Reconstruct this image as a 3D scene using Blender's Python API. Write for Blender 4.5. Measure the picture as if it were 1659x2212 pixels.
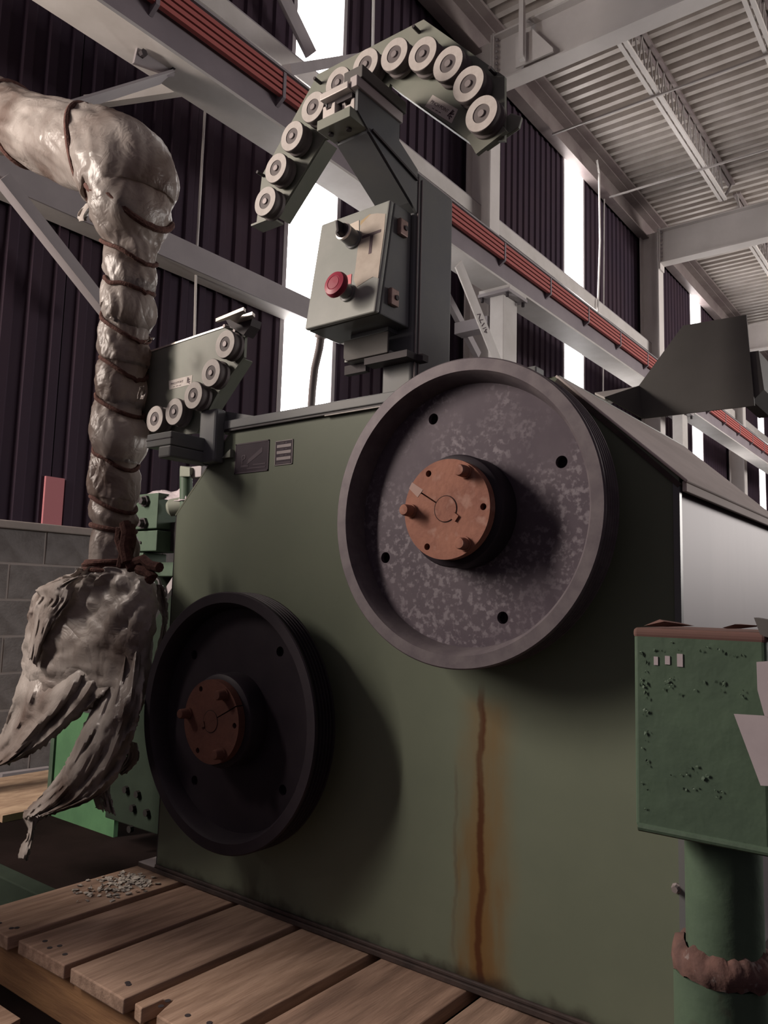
import bpy, bmesh, math, random
from mathutils import Vector, Matrix, noise
from math import sin, cos, pi, radians

random.seed(7)
for o in list(bpy.data.objects): bpy.data.objects.remove(o)
SC = bpy.context.scene
COL = SC.collection

# ------------------------------------------------------------------ camera
F = 1687.94                                   # focal length in pixels of the 1659 x 2212 frame
CX, CY = 829.5, 1106.0
EYE = Vector((0, 0, 1.0))                     # one metre above the floor
def _n(v): return v.normalized()
_dy = _n(Vector((2140 - CX, 1335 - CY, F)))   # world +Y seen in camera axes (right, down, forward)
_dx = -_n(Vector((-1368 - CX, 1240 - CY, F)))
_dx = _n(_dx - _dy * _dx.dot(_dy))
_dz = _dx.cross(_dy)
RIGHT = Vector((_dx.x, _dy.x, _dz.x)); DOWN = Vector((_dx.y, _dy.y, _dz.y)); FWD = Vector((_dx.z, _dy.z, _dz.z))
cam_d = bpy.data.cameras.new('camera')
cam = bpy.data.objects.new('camera', cam_d); COL.objects.link(cam)
M = Matrix((RIGHT, -DOWN, -FWD)).transposed().to_4x4(); M.translation = EYE
cam.matrix_world = M
cam_d.sensor_fit = 'VERTICAL'; cam_d.sensor_height = 36.0; cam_d.sensor_width = 27.0
cam_d.lens = F / 2212 * 36.0
cam_d.clip_start = 0.02; cam_d.clip_end = 200
SC.camera = cam

def _ray(u, v): return RIGHT * ((u - CX) / F) + DOWN * ((v - CY) / F) + FWD
def PY(u, v, Y): r = _ray(u, v); return EYE + r * (Y / r.y)          # survey: a sight line met with a plane
def PX(u, v, X): r = _ray(u, v); return EYE + r * (X / r.x)
def PZ(u, v, Z): r = _ray(u, v); return EYE + r * ((Z - 1.0) / r.z)

# ------------------------------------------------------------------ light, world, exposure
SC.view_settings.view_transform = 'Standard'
SC.view_settings.look = 'None'
SC.view_settings.gamma = 1.0
SC.view_settings.use_curve_mapping = False
SC.view_settings.exposure = 0.0

W = bpy.data.worlds.new('world'); SC.world = W; W.use_nodes = True
W.node_tree.nodes['Background'].inputs[0].default_value = (0.60, 0.49, 0.56, 1)
W.node_tree.nodes['Background'].inputs[1].default_value = 0.21

def area(name, loc, target, sx, sy, power, color):
    d = bpy.data.lights.new(name, 'AREA'); d.shape = 'RECTANGLE'; d.size = sx; d.size_y = sy
    d.energy = power; d.color = color
    o = bpy.data.objects.new(name, d); COL.objects.link(o)
    o.location = loc
    o.rotation_euler = (Vector(target) - Vector(loc)).to_track_quat('-Z', 'Y').to_euler()
    return o
# daylight assumed through an unseen translucent wall strip, left of the camera
area('assumed_strip_daylight', (-4.2, -0.75, 2.4), (-1.0, 1.3, 1.2), 0.7, 2.4, 400, (1.0, 0.87, 0.77))
# added fill lamp out of view, thrown up under the roof to brighten it
area('added_roof_fill', (5.6, 15.5, 3.4), (-2.0, 9.5, 7.4), 7.0, 3.0, 1050, (1.0, 0.94, 0.89))

# ------------------------------------------------------------------ materials
def mat(name, base, rough=0.6, metal=0.0, spec=0.2, var=None, vscale=6.0, vamt=1.0, detail=6.0, bump=0.0, bscale=60.0,
        coat=0.0, stretch=None, lo=0.38, hi=0.62, specks=None):
    m = bpy.data.materials.new(name); m.use_nodes = True
    nt = m.node_tree; N = nt.nodes; L = nt.links
    b = N['Principled BSDF']
    b.inputs['Base Color'].default_value = (*base, 1); b.inputs['Roughness'].default_value = rough
    b.inputs['Metallic'].default_value = metal; b.inputs['Specular IOR Level'].default_value = spec
    tc = N.new('ShaderNodeTexCoord'); src = tc.outputs['Object']
    if stretch:
        mp = N.new('ShaderNodeMapping'); mp.inputs['Scale'].default_value = stretch
        L.new(src, mp.inputs['Vector']); src = mp.outputs['Vector']
    col = None
    if var is not None:
        nz = N.new('ShaderNodeTexNoise'); nz.inputs['Scale'].default_value = vscale; nz.inputs['Detail'].default_value = detail
        nz.inputs['Roughness'].default_value = 0.62
        L.new(src, nz.inputs['Vector'])
        r = N.new('ShaderNodeMapRange'); r.inputs['From Min'].default_value = lo; r.inputs['From Max'].default_value = hi
        r.inputs['To Max'].default_value = vamt
        L.new(nz.outputs['Fac'], r.inputs['Value'])
        mx = N.new('ShaderNodeMix'); mx.data_type = 'RGBA'
        mx.inputs[6].default_value = (*base, 1); mx.inputs[7].default_value = (*var, 1)
        L.new(r.outputs[0], mx.inputs[0]); col = mx.outputs[2]
    if specks is not None:
        sc, lo2, hi2, c2 = specks
        nz = N.new('ShaderNodeTexNoise'); nz.inputs['Scale'].default_value = sc; nz.inputs['Detail'].default_value = 3
        L.new(src, nz.inputs['Vector'])
        r = N.new('ShaderNodeMapRange'); r.inputs['From Min'].default_value = lo2; r.inputs['From Max'].default_value = hi2
        L.new(nz.outputs['Fac'], r.inputs['Value'])
        n2 = N.new('ShaderNodeTexNoise'); n2.inputs['Scale'].default_value = sc * 0.07; n2.inputs['Detail'].default_value = 2
        L.new(src, n2.inputs['Vector'])
        r2 = N.new('ShaderNodeMapRange'); r2.inputs['From Min'].default_value = 0.36; r2.inputs['From Max'].default_value = 0.58
        L.new(n2.outputs['Fac'], r2.inputs['Value'])
        mu = N.new('ShaderNodeMath'); mu.operation = 'MULTIPLY'; L.new(r.outputs[0], mu.inputs[0]); L.new(r2.outputs[0], mu.inputs[1]); r = mu
        mx = N.new('ShaderNodeMix'); mx.data_type = 'RGBA'; mx.inputs[7].default_value = (*c2, 1)
        if col: L.new(col, mx.inputs[6])
        else: mx.inputs[6].default_value = (*base, 1)
        L.new(r.outputs[0], mx.inputs[0]); col = mx.outputs[2]
    if col: L.new(col, b.inputs['Base Color'])
    if bump:
        nz = N.new('ShaderNodeTexNoise'); nz.inputs['Scale'].default_value = bscale; nz.inputs['Detail'].default_value = 4
        L.new(src, nz.inputs['Vector'])
        bp = N.new('ShaderNodeBump'); bp.inputs['Strength'].default_value = bump; bp.inputs['Distance'].default_value = 0.004
        L.new(nz.outputs['Fac'], bp.inputs['Height']); L.new(bp.outputs[0], b.inputs['Normal'])
    if coat: b.inputs['Coat Weight'].default_value = coat
    return m

def emit(name, color, strength):
    m = bpy.data.materials.new(name); m.use_nodes = True
    nt = m.node_tree; b = nt.nodes['Principled BSDF']
    b.inputs['Base Color'].default_value = (*color, 1)
    b.inputs['Emission Color'].default_value = (*color, 1); b.inputs['Emission Strength'].default_value = strength
    return m

class G: pass
m = G()
m.paint   = mat('grey_green_paint', (0.135, 0.15, 0.105), 0.42, var=(0.165, 0.17, 0.125), vscale=3, bump=0.03, bscale=200)
m.plate   = mat('roller_plate_paint', (0.19, 0.205, 0.17), 0.45, var=(0.23, 0.235, 0.2), vscale=5)
m.mast    = mat('mast_paint', (0.135, 0.142, 0.152), 0.34, var=(0.16, 0.165, 0.16), vscale=4)
m.box     = mat('enclosure_paint', (0.27, 0.285, 0.265), 0.4, var=(0.31, 0.32, 0.30), vscale=6)
m.sheave  = mat('cast_iron_grey', (0.066, 0.052, 0.066), 0.55, 0.15, var=(0.082, 0.066, 0.080), vscale=9,
                specks=(85, 0.50, 0.64, (0.165, 0.145, 0.163)))
m.rim     = mat('cast_iron_rim', (0.10, 0.084, 0.095), 0.5, 0.2, var=(0.135, 0.117, 0.125), vscale=22, detail=8)
m.sheave2 = mat('cast_iron_shaded', (0.019, 0.0145, 0.02), 0.5, 0.1, var=(0.025, 0.019, 0.025), vscale=12)  # darkened iron: the lower pulley's shade is put into this colour
m.rust    = mat('rusty_steel', (0.29, 0.135, 0.095), 0.75, 0.1, var=(0.215, 0.095, 0.07), vscale=14, bump=0.25, bscale=90,
                specks=(26, 0.56, 0.68, (0.34, 0.2, 0.16)))
m.rust2   = mat('rusty_steel_shaded', (0.11, 0.046, 0.034), 0.75, 0.1, var=(0.085, 0.036, 0.028), vscale=14, bump=0.3, bscale=90)  # darkened rust, standing in for the shade on the lower hub
m.rustpale = mat('pale_rust', (0.36, 0.25, 0.22), 0.8)
m.hole    = mat('dark_bore', (0.012, 0.01, 0.012), 0.9)
m.rubber  = mat('roller_body_dark', (0.13, 0.112, 0.112), 0.6)
m.ring    = mat('roller_face', (0.52, 0.48, 0.455), 0.5, var=(0.44, 0.40, 0.375), vscale=30)
m.boltm   = mat('bolt_steel', (0.24, 0.21, 0.21), 0.5, 0.3)
m.bearing = mat('bearing_seal', (0.13, 0.112, 0.112), 0.5)
m.steelw  = mat('machined_steel', (0.62, 0.57, 0.54), 0.35, 0.4)
m.galv    = mat('galvanised_sheet', (0.21, 0.185, 0.195), 0.5, 0.2, var=(0.175, 0.155, 0.165), vscale=2.2, stretch=(1, 1, 0.3))
m.lid     = mat('dusty_lid', (0.70, 0.62, 0.58), 0.8, var=(0.58, 0.51, 0.47), vscale=5, stretch=(1, .4, 1))
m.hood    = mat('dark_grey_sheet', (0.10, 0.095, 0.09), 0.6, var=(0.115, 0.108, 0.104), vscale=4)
m.hoodtop = mat('dusty_sheet', (0.45, 0.42, 0.4), 0.8)
m.black   = mat('black_plastic', (0.03, 0.024, 0.028), 0.4)
m.red     = mat('red_plastic', (0.31, 0.035, 0.065), 0.4, var=(0.26, 0.03, 0.055), vscale=20)
m.redplate= mat('red_legend', (0.65, 0.2, 0.22), 0.5)
m.tape    = mat('masking_tape', (0.46, 0.405, 0.35), 0.7, var=(0.39, 0.335, 0.285), vscale=14, bump=0.2, bscale=40)
m.tape2   = mat('old_tape', (0.42, 0.31, 0.18), 0.6)
m.ink     = mat('marker_ink', (0.11, 0.08, 0.09), 0.7)
m.legend  = mat('legend_plate', (0.62, 0.54, 0.46), 0.5)
m.npdark  = mat('nameplate_dark', (0.034, 0.022, 0.034), 0.6, var=(0.042, 0.028, 0.04), vscale=20)
m.nplight = mat('nameplate_field', (0.34, 0.3, 0.3), 0.4)
m.npline  = mat('nameplate_print', (0.085, 0.065, 0.08), 0.6)
m.sticker = mat('sticker_white', (0.66, 0.61, 0.58), 0.6, var=(0.56, 0.51, 0.47), vscale=40)
m.latch   = mat('worn_latch', (0.30, 0.2, 0.18), 0.5, 0.3, var=(0.22, 0.15, 0.13), vscale=40)
m.conduit = mat('grey_conduit', (0.46, 0.41, 0.41), 0.5)
m.siding  = mat('dark_siding', (0.048, 0.030, 0.042), 0.75, 0.0, 0.12, var=(0.040, 0.027, 0.042), vscale=0.7)
m.white   = mat('white_steel_paint', (0.60, 0.57, 0.55), 0.5, var=(0.52, 0.49, 0.465), vscale=2.5)
m.greyst  = mat('grey_steel_paint', (0.34, 0.31, 0.32), 0.5, var=(0.29, 0.265, 0.275), vscale=2.0)
m.beam    = mat('beam_paint', (0.66, 0.62, 0.60), 0.5, var=(0.58, 0.545, 0.525), vscale=1.2)
m.deck    = mat('roof_deck', (0.58, 0.535, 0.505), 0.42, 0.2, var=(0.44, 0.395, 0.36), vscale=1.4)
m.eave    = mat('eave_steel', (0.20, 0.16, 0.16), 0.45, 0.2, var=(0.27, 0.23, 0.22), vscale=1.5)
m.web     = mat('girder_web', (0.27, 0.235, 0.255), 0.5, var=(0.23, 0.20, 0.22), vscale=2)
m.redbar  = mat('red_conductor', (0.42, 0.12, 0.11), 0.7)
m.dark    = mat('dark_steel', (0.05, 0.042, 0.046), 0.6)
m.joist   = mat('joist_steel', (0.38, 0.35, 0.34), 0.5)
m.block   = mat('concrete_block', (0.155, 0.14, 0.135), 0.95, var=(0.10, 0.09, 0.088), vscale=9, bump=0.5, bscale=70)
m.block2  = mat('concrete_block_light', (0.22, 0.205, 0.20), 0.95, var=(0.165, 0.15, 0.145), vscale=9, bump=0.5, bscale=70)
m.mortar  = mat('mortar', (0.36, 0.32, 0.30), 0.95, bump=0.3, bscale=60)
m.cap     = mat('wall_cap', (0.25, 0.225, 0.21), 0.9, var=(0.31, 0.27, 0.25), vscale=5)
m.pinkpane= mat('inset_strip_red', (0.50, 0.19, 0.21), 0.7)
m.floor   = mat('dirty_shaded_concrete', (0.016, 0.0105, 0.010), 1.0, 0.0, 0.03, var=(0.010, 0.007, 0.0065), vscale=2.5, bump=0.4, bscale=30)  # base colour lowered so the floor carries its own shade
m.osb     = mat('particle_board', (0.44, 0.32, 0.22), 0.9, var=(0.28, 0.19, 0.13), vscale=22, stretch=(1, .3, 1), bump=0.5, bscale=60)
def wood(name, a, b):
    return mat(name, a, 0.8, var=b, vscale=5, stretch=(9, 0.9, 9), bump=0.3, bscale=22, specks=(2.6, 0.47, 0.70, (0.12, 0.078, 0.06)))
m.wood    = [wood('pallet_wood_a', (0.44, 0.305, 0.225), (0.29, 0.19, 0.135)), wood('pallet_wood_b', (0.38, 0.255, 0.19), (0.24, 0.155, 0.115)),
             wood('pallet_wood_c', (0.41, 0.285, 0.215), (0.26, 0.175, 0.13))]
m.runner  = mat('pallet_runner', (0.36, 0.20, 0.10), 0.85, var=(0.24, 0.13, 0.07), vscale=5, stretch=(0.8, 8, 8), bump=0.3, bscale=24)
m.chip    = mat('paint_chips', (0.62, 0.57, 0.50), 0.8, var=(0.3, 0.27, 0.24), vscale=30)
m.greend  = mat('machine_green_shaded', (0.026, 0.036, 0.027), 0.9, 0.0, 0.05, var=(0.022, 0.03, 0.023), vscale=9)  # green lowered in tone to hold the shade on the hydraulic body
m.green   = mat('machine_green', (0.070, 0.105, 0.074), 0.5, var=(0.055, 0.085, 0.06), vscale=8)
m.brightg = mat('bright_green', (0.085, 0.19, 0.095), 0.5, var=(0.07, 0.155, 0.08), vscale=8)
m.pedg    = mat('peeling_green', (0.080, 0.122, 0.082), 0.55, var=(0.066, 0.10, 0.070), vscale=7, bump=0.5, bscale=26,
                specks=(11, 0.655, 0.70, (0.055, 0.035, 0.032)))
m.scale_  = mat('rust_scale', (0.15, 0.085, 0.072), 0.95, var=(0.09, 0.055, 0.05), vscale=22, bump=1.0, bscale=40,
                specks=(60, 0.62, 0.68, (0.2, 0.16, 0.15)))
m.primer  = mat('red_primer', (0.145, 0.080, 0.070), 0.8, var=(0.13, 0.075, 0.062), vscale=18, specks=(20, 0.6, 0.66, (0.07, 0.11, 0.075)))
m.paper   = mat('white_paper', (0.42, 0.37, 0.39), 0.8, var=(0.37, 0.325, 0.345), vscale=10)
m.twine   = mat('brown_twine', (0.06, 0.028, 0.024), 0.95, var=(0.105, 0.052, 0.043), vscale=60, bump=0.8, bscale=140)
m.oil     = mat('oily_base', (0.045, 0.035, 0.033), 0.55, var=(0.075, 0.055, 0.05), vscale=14)
m.hose    = mat('black_hose', (0.02, 0.018, 0.018), 0.5)
m.glass   = emit('backlit_panel', (1.0, 0.96, 0.94), 9.0)

def plastic_mat():
    mm = bpy.data.materials.new('dirty_plastic_film'); mm.use_nodes = True
    nt = mm.node_tree; N = nt.nodes; L = nt.links; b = N['Principled BSDF']; out = N['Material Output']
    tc = N.new('ShaderNodeTexCoord')
    nz = N.new('ShaderNodeTexNoise'); nz.inputs['Scale'].default_value = 3.6; nz.inputs['Detail'].default_value = 5
    L.new(tc.outputs['Object'], nz.inputs['Vector'])
    cr = N.new('ShaderNodeValToRGB')
    cr.color_ramp.elements[0].position = 0.36; cr.color_ramp.elements[0].color = (0.165, 0.122, 0.105, 1)
    cr.color_ramp.elements[1].position = 0.62; cr.color_ramp.elements[1].color = (0.44, 0.40, 0.375, 1)
    L.new(nz.outputs['Fac'], cr.inputs[0]); L.new(cr.outputs[0], b.inputs['Base Color'])
    b.inputs['Roughness'].default_value = 0.37; b.inputs['Specular IOR Level'].default_value = 0.5
    vo = N.new('ShaderNodeTexNoise'); vo.inputs['Scale'].default_value = 7; vo.inputs['Detail'].default_value = 3; vo.inputs['Distortion'].default_value = 0.9
    L.new(tc.outputs['Object'], vo.inputs['Vector'])
    ab = N.new('ShaderNodeMath'); ab.operation = 'SUBTRACT'; ab.inputs[1].default_value = 0.5; L.new(vo.outputs['Fac'], ab.inputs[0])
    a2 = N.new('ShaderNodeMath'); a2.operation = 'ABSOLUTE'; L.new(ab.outputs[0], a2.inputs[0])
    v2 = N.new('ShaderNodeTexNoise'); v2.inputs['Scale'].default_value = 21; v2.inputs['Detail'].default_value = 2; v2.inputs['Distortion'].default_value = 1.4
    L.new(tc.outputs['Object'], v2.inputs['Vector'])
    b2 = N.new('ShaderNodeMath'); b2.operation = 'SUBTRACT'; b2.inputs[1].default_value = 0.5; L.new(v2.outputs['Fac'], b2.inputs[0])
    b3 = N.new('ShaderNodeMath'); b3.operation = 'ABSOLUTE'; L.new(b2.outputs[0], b3.inputs[0])
    ad = N.new('ShaderNodeMath'); ad.operation = 'MULTIPLY_ADD'; ad.inputs[1].default_value = 0.16; L.new(b3.outputs[0], ad.inputs[0]); L.new(a2.outputs[0], ad.inputs[2])
    bp = N.new('ShaderNodeBump'); bp.inputs['Strength'].default_value = 0.42; bp.inputs['Distance'].default_value = 0.04
    L.new(ad.outputs[0], bp.inputs['Height']); L.new(bp.outputs[0], b.inputs['Normal'])
    tr = N.new('ShaderNodeBsdfTranslucent'); L.new(cr.outputs[0], tr.inputs[0]); L.new(bp.outputs[0], tr.inputs['Normal'])
    mx = N.new('ShaderNodeMixShader'); mx.inputs[0].default_value = 0.42
    L.new(b.outputs[0], mx.inputs[1]); L.new(tr.outputs[0], mx.inputs[2]); L.new(mx.outputs[0], out.inputs[0])
    return mm
m.film = plastic_mat()

def panel_mat():
    """painted front panel: oil-run rust streaks under the two shafts and grime along the foot (wear with its own shape)"""
    mm = mat('front_panel_paint', (0.150, 0.172, 0.125), 0.5, var=(0.135, 0.157, 0.115), vscale=3, bump=0.02, bscale=160)
    nt = mm.node_tree; N = nt.nodes; L = nt.links; b = N['Principled BSDF']
    col = b.inputs['Base Color'].links[0].from_socket
    geo = N.new('ShaderNodeTexCoord'); sep = N.new('ShaderNodeSeparateXYZ'); L.new(geo.outputs['Object'], sep.inputs[0])
    def math_(op, a, c=None):
        n = N.new('ShaderNodeMath'); n.operation = op
        for i, s in enumerate((a, c)):
            if s is None: continue
            if isinstance(s, (int, float)): n.inputs[i].default_value = s
            else: L.new(s, n.inputs[i])
        return n.outputs[0]
    def mr(v, a, c, t0=0.0, t1=1.0):
        n = N.new('ShaderNodeMapRange'); n.interpolation_type = 'SMOOTHSTEP'
        n.inputs[1].default_value = a; n.inputs[2].default_value = c; n.inputs[3].default_value = t0; n.inputs[4].default_value = t1
        L.new(v, n.inputs[0]); return n.outputs[0]
    def noise_(scale, vec_scale, detail=6):
        mp = N.new('ShaderNodeMapping'); mp.inputs['Scale'].default_value = vec_scale; L.new(geo.outputs['Object'], mp.inputs[0])
        n = N.new('ShaderNodeTexNoise'); n.inputs['Scale'].default_value = scale; n.inputs['Detail'].default_value = detail
        L.new(mp.outputs[0], n.inputs[0]); return n.outputs['Fac']
    x, z = sep.outputs[0], sep.outputs[2]            # object origin = front middle of the machine foot
    X0 = -1.293
    wob = math_('MULTIPLY', math_('SUBTRACT', noise_(7, (0.1, 1, 1)), 0.5), 0.07)
    def streak(col, xc, half, soft, zlo, zhi, color, amt, ragged=0.0):
        d = math_('ABSOLUTE', math_('SUBTRACT', math_('ADD', x, wob), xc - X0))
        if ragged: d = math_('ADD', d, math_('MULTIPLY', math_('SUBTRACT', noise_(26, (1, 1, .35)), 0.5), ragged))
        f = mr(d, half, half + soft, 1.0, 0.0)
        f = math_('MULTIPLY', f, mr(noise_(11, (2.2, 1, 0.45)), 0.34, 0.60, 0.30 if half > 0.01 else 0.7, 1.0))
        f = math_('MULTIPLY', f, mr(z, zhi, zhi - (0.22 if half > 0.01 else 0.06), 0.0, 1.0)); f = math_('MULTIPLY', f, mr(z, zlo - 0.02, zlo, 0.0, 1.0))
        f = math_('MULTIPLY', f, amt)
        mx = N.new('ShaderNodeMix'); mx.data_type = 'RGBA'; mx.inputs[7].default_value = (*color, 1)
        L.new(f, mx.inputs[0]); L.new(col, mx.inputs[6]); return mx.outputs[2]
    col = streak(col, -0.925, 0.010, 0.085, 0.0, 0.66, (0.185, 0.115, 0.045), 0.75, 0.03)
    col = streak(col, -0.960, 0.022, 0.04, 0.0, 0.44, (0.17, 0.098, 0.032), 0.75, 0.03)
    col = streak(col, -0.930, 0.020, 0.05, 0.0, 0.36, (0.15, 0.08, 0.028), 0.6, 0.05)
    col = streak(col, -0.945, 0.060, 0.03, -0.02, 0.10, (0.10, 0.055, 0.026), 0.85, 0.18)
    col = streak(col, -0.938, 0.004, 0.009, 0.0, 0.68, (0.075, 0.026, 0.010), 0.95)
    col = streak(col, -1.005, 0.001, 0.006, 0.06, 0.50, (0.10, 0.085, 0.06), 0.5)
    col = streak(col, -1.665, 0.02, 0.05, -0.02, 0.18, (0.03, 0.02, 0.016), 0.8, 0.09)
    # grime along the foot
    zz = math_('ADD', z, math_('MULTIPLY', math_('SUBTRACT', noise_(18, (1, 1, 1)), 0.5), 0.07))
    f = mr(zz, 0.0, 0.05, 0.9, 0.0)
    mx = N.new('ShaderNodeMix'); mx.data_type = 'RGBA'; mx.inputs[7].default_value = (0.022, 0.016, 0.014, 1)
    L.new(f, mx.inputs[0]); L.new(col, mx.inputs[6]); L.new(mx.outputs[2], b.inputs['Base Color'])
    return mm
m.panel = panel_mat()

# ------------------------------------------------------------------ object helpers
def wloc(o):
    v = Vector((0, 0, 0))
    while o is not None: v += o.location; o = o.parent
    return v
def thing(name, label, cat, loc=(0, 0, 0), group=None):
    o = bpy.data.objects.new(name, None); COL.objects.link(o); o.location = loc; o.empty_display_size = 0.1
    tag(o, label, cat, group); return o
def tag(o, label, cat, group=None):
    o['label'] = label; o['category'] = cat
    if group: o['group'] = group
    return o
def shell(name, loc=(0, 0, 0)):
    o = bpy.data.objects.new(name, None); COL.objects.link(o); o.location = loc; o['kind'] = 'structure'; return o

class MB:
    """collects geometry in world coordinates, then links it as one mesh object"""
    def __init__(s): s.bm = bmesh.new()
    def face(s, pts):
        try: return s.bm.faces.new([s.bm.verts.new(p) for p in pts])
        except ValueError: return None
    def box(s, x0, x1, y0, y1, z0, z1):
        v = [s.bm.verts.new((x, y, z)) for x in (x0, x1) for y in (y0, y1) for z in (z0, z1)]
        for f in ((0, 1, 3, 2), (4, 6, 7, 5), (0, 4, 5, 1), (2, 3, 7, 6), (0, 2, 6, 4), (1, 5, 7, 3)):
            s.bm.faces.new([v[i] for i in f])
        return s
    def hexa(s, p):          # 8 corners: bottom ring 0-3, top ring 4-7
        v = [s.bm.verts.new(q) for q in p]
        for f in ((3, 2, 1, 0), (4, 5, 6, 7), (0, 1, 5, 4), (1, 2, 6, 5), (2, 3, 7, 6), (3, 0, 4, 7)):
            s.bm.faces.new([v[i] for i in f])
        return s
    def bar(s, p0, p1, w, h, up=(0, 0, 1)):
        p0, p1 = Vector(p0), Vector(p1); d = (p1 - p0).normalized(); up = Vector(up)
        a = d.cross(up).normalized(); c = a.cross(d).normalized(); a *= w / 2; c *= h / 2
        return s.hexa([p0 - a - c, p0 + a - c, p0 + a + c, p0 - a + c, p1 - a - c, p1 + a - c, p1 + a + c, p1 - a + c])
    def prism(s, pts, a, b, axis='Y'):
        def v3(p, t): return (p[0], t, p[1]) if axis == 'Y' else ((t, p[0], p[1]) if axis == 'X' else (p[0], p[1], t))
        A = [s.bm.verts.new(v3(p, a)) for p in pts]; B = [s.bm.verts.new(v3(p, b)) for p in pts]
        s.bm.faces.new(A); s.bm.faces.new(B[::-1]); n = len(pts)
        for i in range(n): s.bm.faces.new([A[i], B[i], B[(i + 1) % n], A[(i + 1) % n]])
        return s
    def plate(s, outer, holes, a, b, axis='Y'):
        """flat plate with through holes"""
        def v3(p, t): return (p[0], t, p[1]) if axis == 'Y' else ((t, p[0], p[1]) if axis == 'X' else (p[0], p[1], t))
        for t in (a, b):
            es = []
            for lp in [outer] + holes:
                vs = [s.bm.verts.new(v3(p, t)) for p in lp]
                es += [s.bm.edges.new((vs[i], vs[(i + 1) % len(vs)])) for i in range(len(vs))]
            bmesh.ops.triangle_fill(s.bm, use_beauty=True, use_dissolve=False, edges=es)
        for lp in [outer] + holes:
            n = len(lp)
            for i in range(n):
                s.face([v3(lp[i], a), v3(lp[(i + 1) % n], a), v3(lp[(i + 1) % n], b), v3(lp[i], b)])
        return s
    def lathe(s, prof, c, n=64, closed=False, axis='Y'):
        """profile of (radius, offset along the axis) about the point c"""
        c = Vector(c); rings = []
        for r, t in prof:
            ring = []
            for i in range(n):
                a = 2 * pi * i / n
                if axis == 'Y': p = c + Vector((r * cos(a), t, r * sin(a)))
                elif axis == 'Z': p = c + Vector((r * cos(a), r * sin(a), t))
                else: p = c + Vector((t, r * cos(a), r * sin(a)))
                ring.append(s.bm.verts.new(p))
            rings.append(ring)
        m_ = len(rings)
        for k in range(m_ if closed else m_ - 1):
            A, B = rings[k], rings[(k + 1) % m_]
            for i in range(n):
                s.bm.faces.new([A[i], A[(i + 1) % n], B[(i + 1) % n], B[i]])
        if not closed:
            for R, (r, t) in ((rings[0], prof[0]), (rings[-1], prof[-1])):
                if r > 1e-6: s.bm.faces.new(R)
        return s
    def cyl(s, p0, p1, r, n=16, r1=None):
        return s.tube([p0, p1], [r, r if r1 is None else r1], n)
    def tube(s, pts, rad, n=12, cap=True, disp=None):
        pts = [Vector(p) for p in pts]
        if not hasattr(rad, '__len__'): rad = [rad] * len(pts)
        rings = []; ref = None
        for k, p in enumerate(pts):
            d = (pts[min(k + 1, len(pts) - 1)] - pts[max(k - 1, 0)]).normalized()
            if ref is None:
                ref = d.cross(Vector((0, 0, 1)));
                if ref.length < 1e-3: ref = d.cross(Vector((0, 1, 0)))
            a = (ref - d * ref.dot(d)).normalized(); ref = a; b_ = d.cross(a)
            ring = []
            for i in range(n):
                t = 2 * pi * i / n; r = rad[k]
                if disp: r *= disp(k, i, n)
                ring.append(s.bm.verts.new(p + (a * cos(t) + b_ * sin(t)) * r))
            rings.append(ring)
        for A, B in zip(rings, rings[1:]):
            for i in range(n): s.bm.faces.new([A[i], A[(i + 1) % n], B[(i + 1) % n], B[i]])
        if cap: s.bm.faces.new(rings[0][::-1]); s.bm.faces.new(rings[-1])
        return s
    def build(s, name, material, parent=None, bevel=0.0, smooth=False, seg=2, weld=True, angle=35, at=None):
        bm = s.bm
        if weld: bmesh.ops.remove_doubles(bm, verts=bm.verts, dist=1e-5)
        bmesh.ops.recalc_face_normals(bm, faces=bm.faces)
        org = wloc(parent) if parent else (Vector(at) if at else Vector((0, 0, 0)))
        loc = Vector((0, 0, 0))
        if parent and at: loc = Vector(at) - org; org = Vector(at)
        elif not parent: loc = org
        bmesh.ops.translate(bm, verts=bm.verts, vec=-org)
        me = bpy.data.meshes.new(name); bm.to_mesh(me); bm.free()
        if smooth:
            for p in me.polygons: p.use_smooth = True
            me.set_sharp_from_angle(angle=radians(angle))
        me.materials.append(material)
        o = bpy.data.objects.new(name, me); COL.objects.link(o); o.parent = parent; o.location = loc
        if bevel:
            md = o.modifiers.new('bevel', 'BEVEL'); md.width = bevel; md.segments = seg; md.limit_method = 'ANGLE'; md.angle_limit = radians(40)
            md.harden_normals = False
        return o
def text(name, s, size, material, parent, origin, xdir, ydir, depth=0.0006):
    cu = bpy.data.curves.new('lettering', 'FONT'); cu.body = s; cu.size = size; cu.extrude = depth; cu.align_x = 'CENTER'; cu.align_y = 'CENTER'
    tmp = bpy.data.objects.new('lettering', cu); COL.objects.link(tmp)
    dg = bpy.context.evaluated_depsgraph_get(); me = bpy.data.meshes.new_from_object(tmp.evaluated_get(dg))
    bpy.data.objects.remove(tmp)
    xd = Vector(xdir).normalized(); yd = Vector(ydir).normalized(); zd = xd.cross(yd)
    R = Matrix((xd, yd, zd)).transposed().to_4x4(); R.translation = Vector(origin) - wloc(parent)
    me.transform(R); me.materials.clear(); me.materials.append(material)
    o = bpy.data.objects.new(name, me); COL.objects.link(o); o.parent = parent; return o
def circle(cx, cz, r, n=24, a0=0): return [(cx + r * cos(a0 + 2 * pi * i / n), cz + r * sin(a0 + 2 * pi * i / n)) for i in range(n)]
def copy_tree(o, loc, label=None):
    c = o.copy(); COL.objects.link(c); c.location = loc
    if label: c['label'] = label
    for ch in list(o.children):
        d = ch.copy(); COL.objects.link(d); d.parent = c
        for g in list(ch.children):
            e = g.copy(); COL.objects.link(e); e.parent = d
    return c
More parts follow.
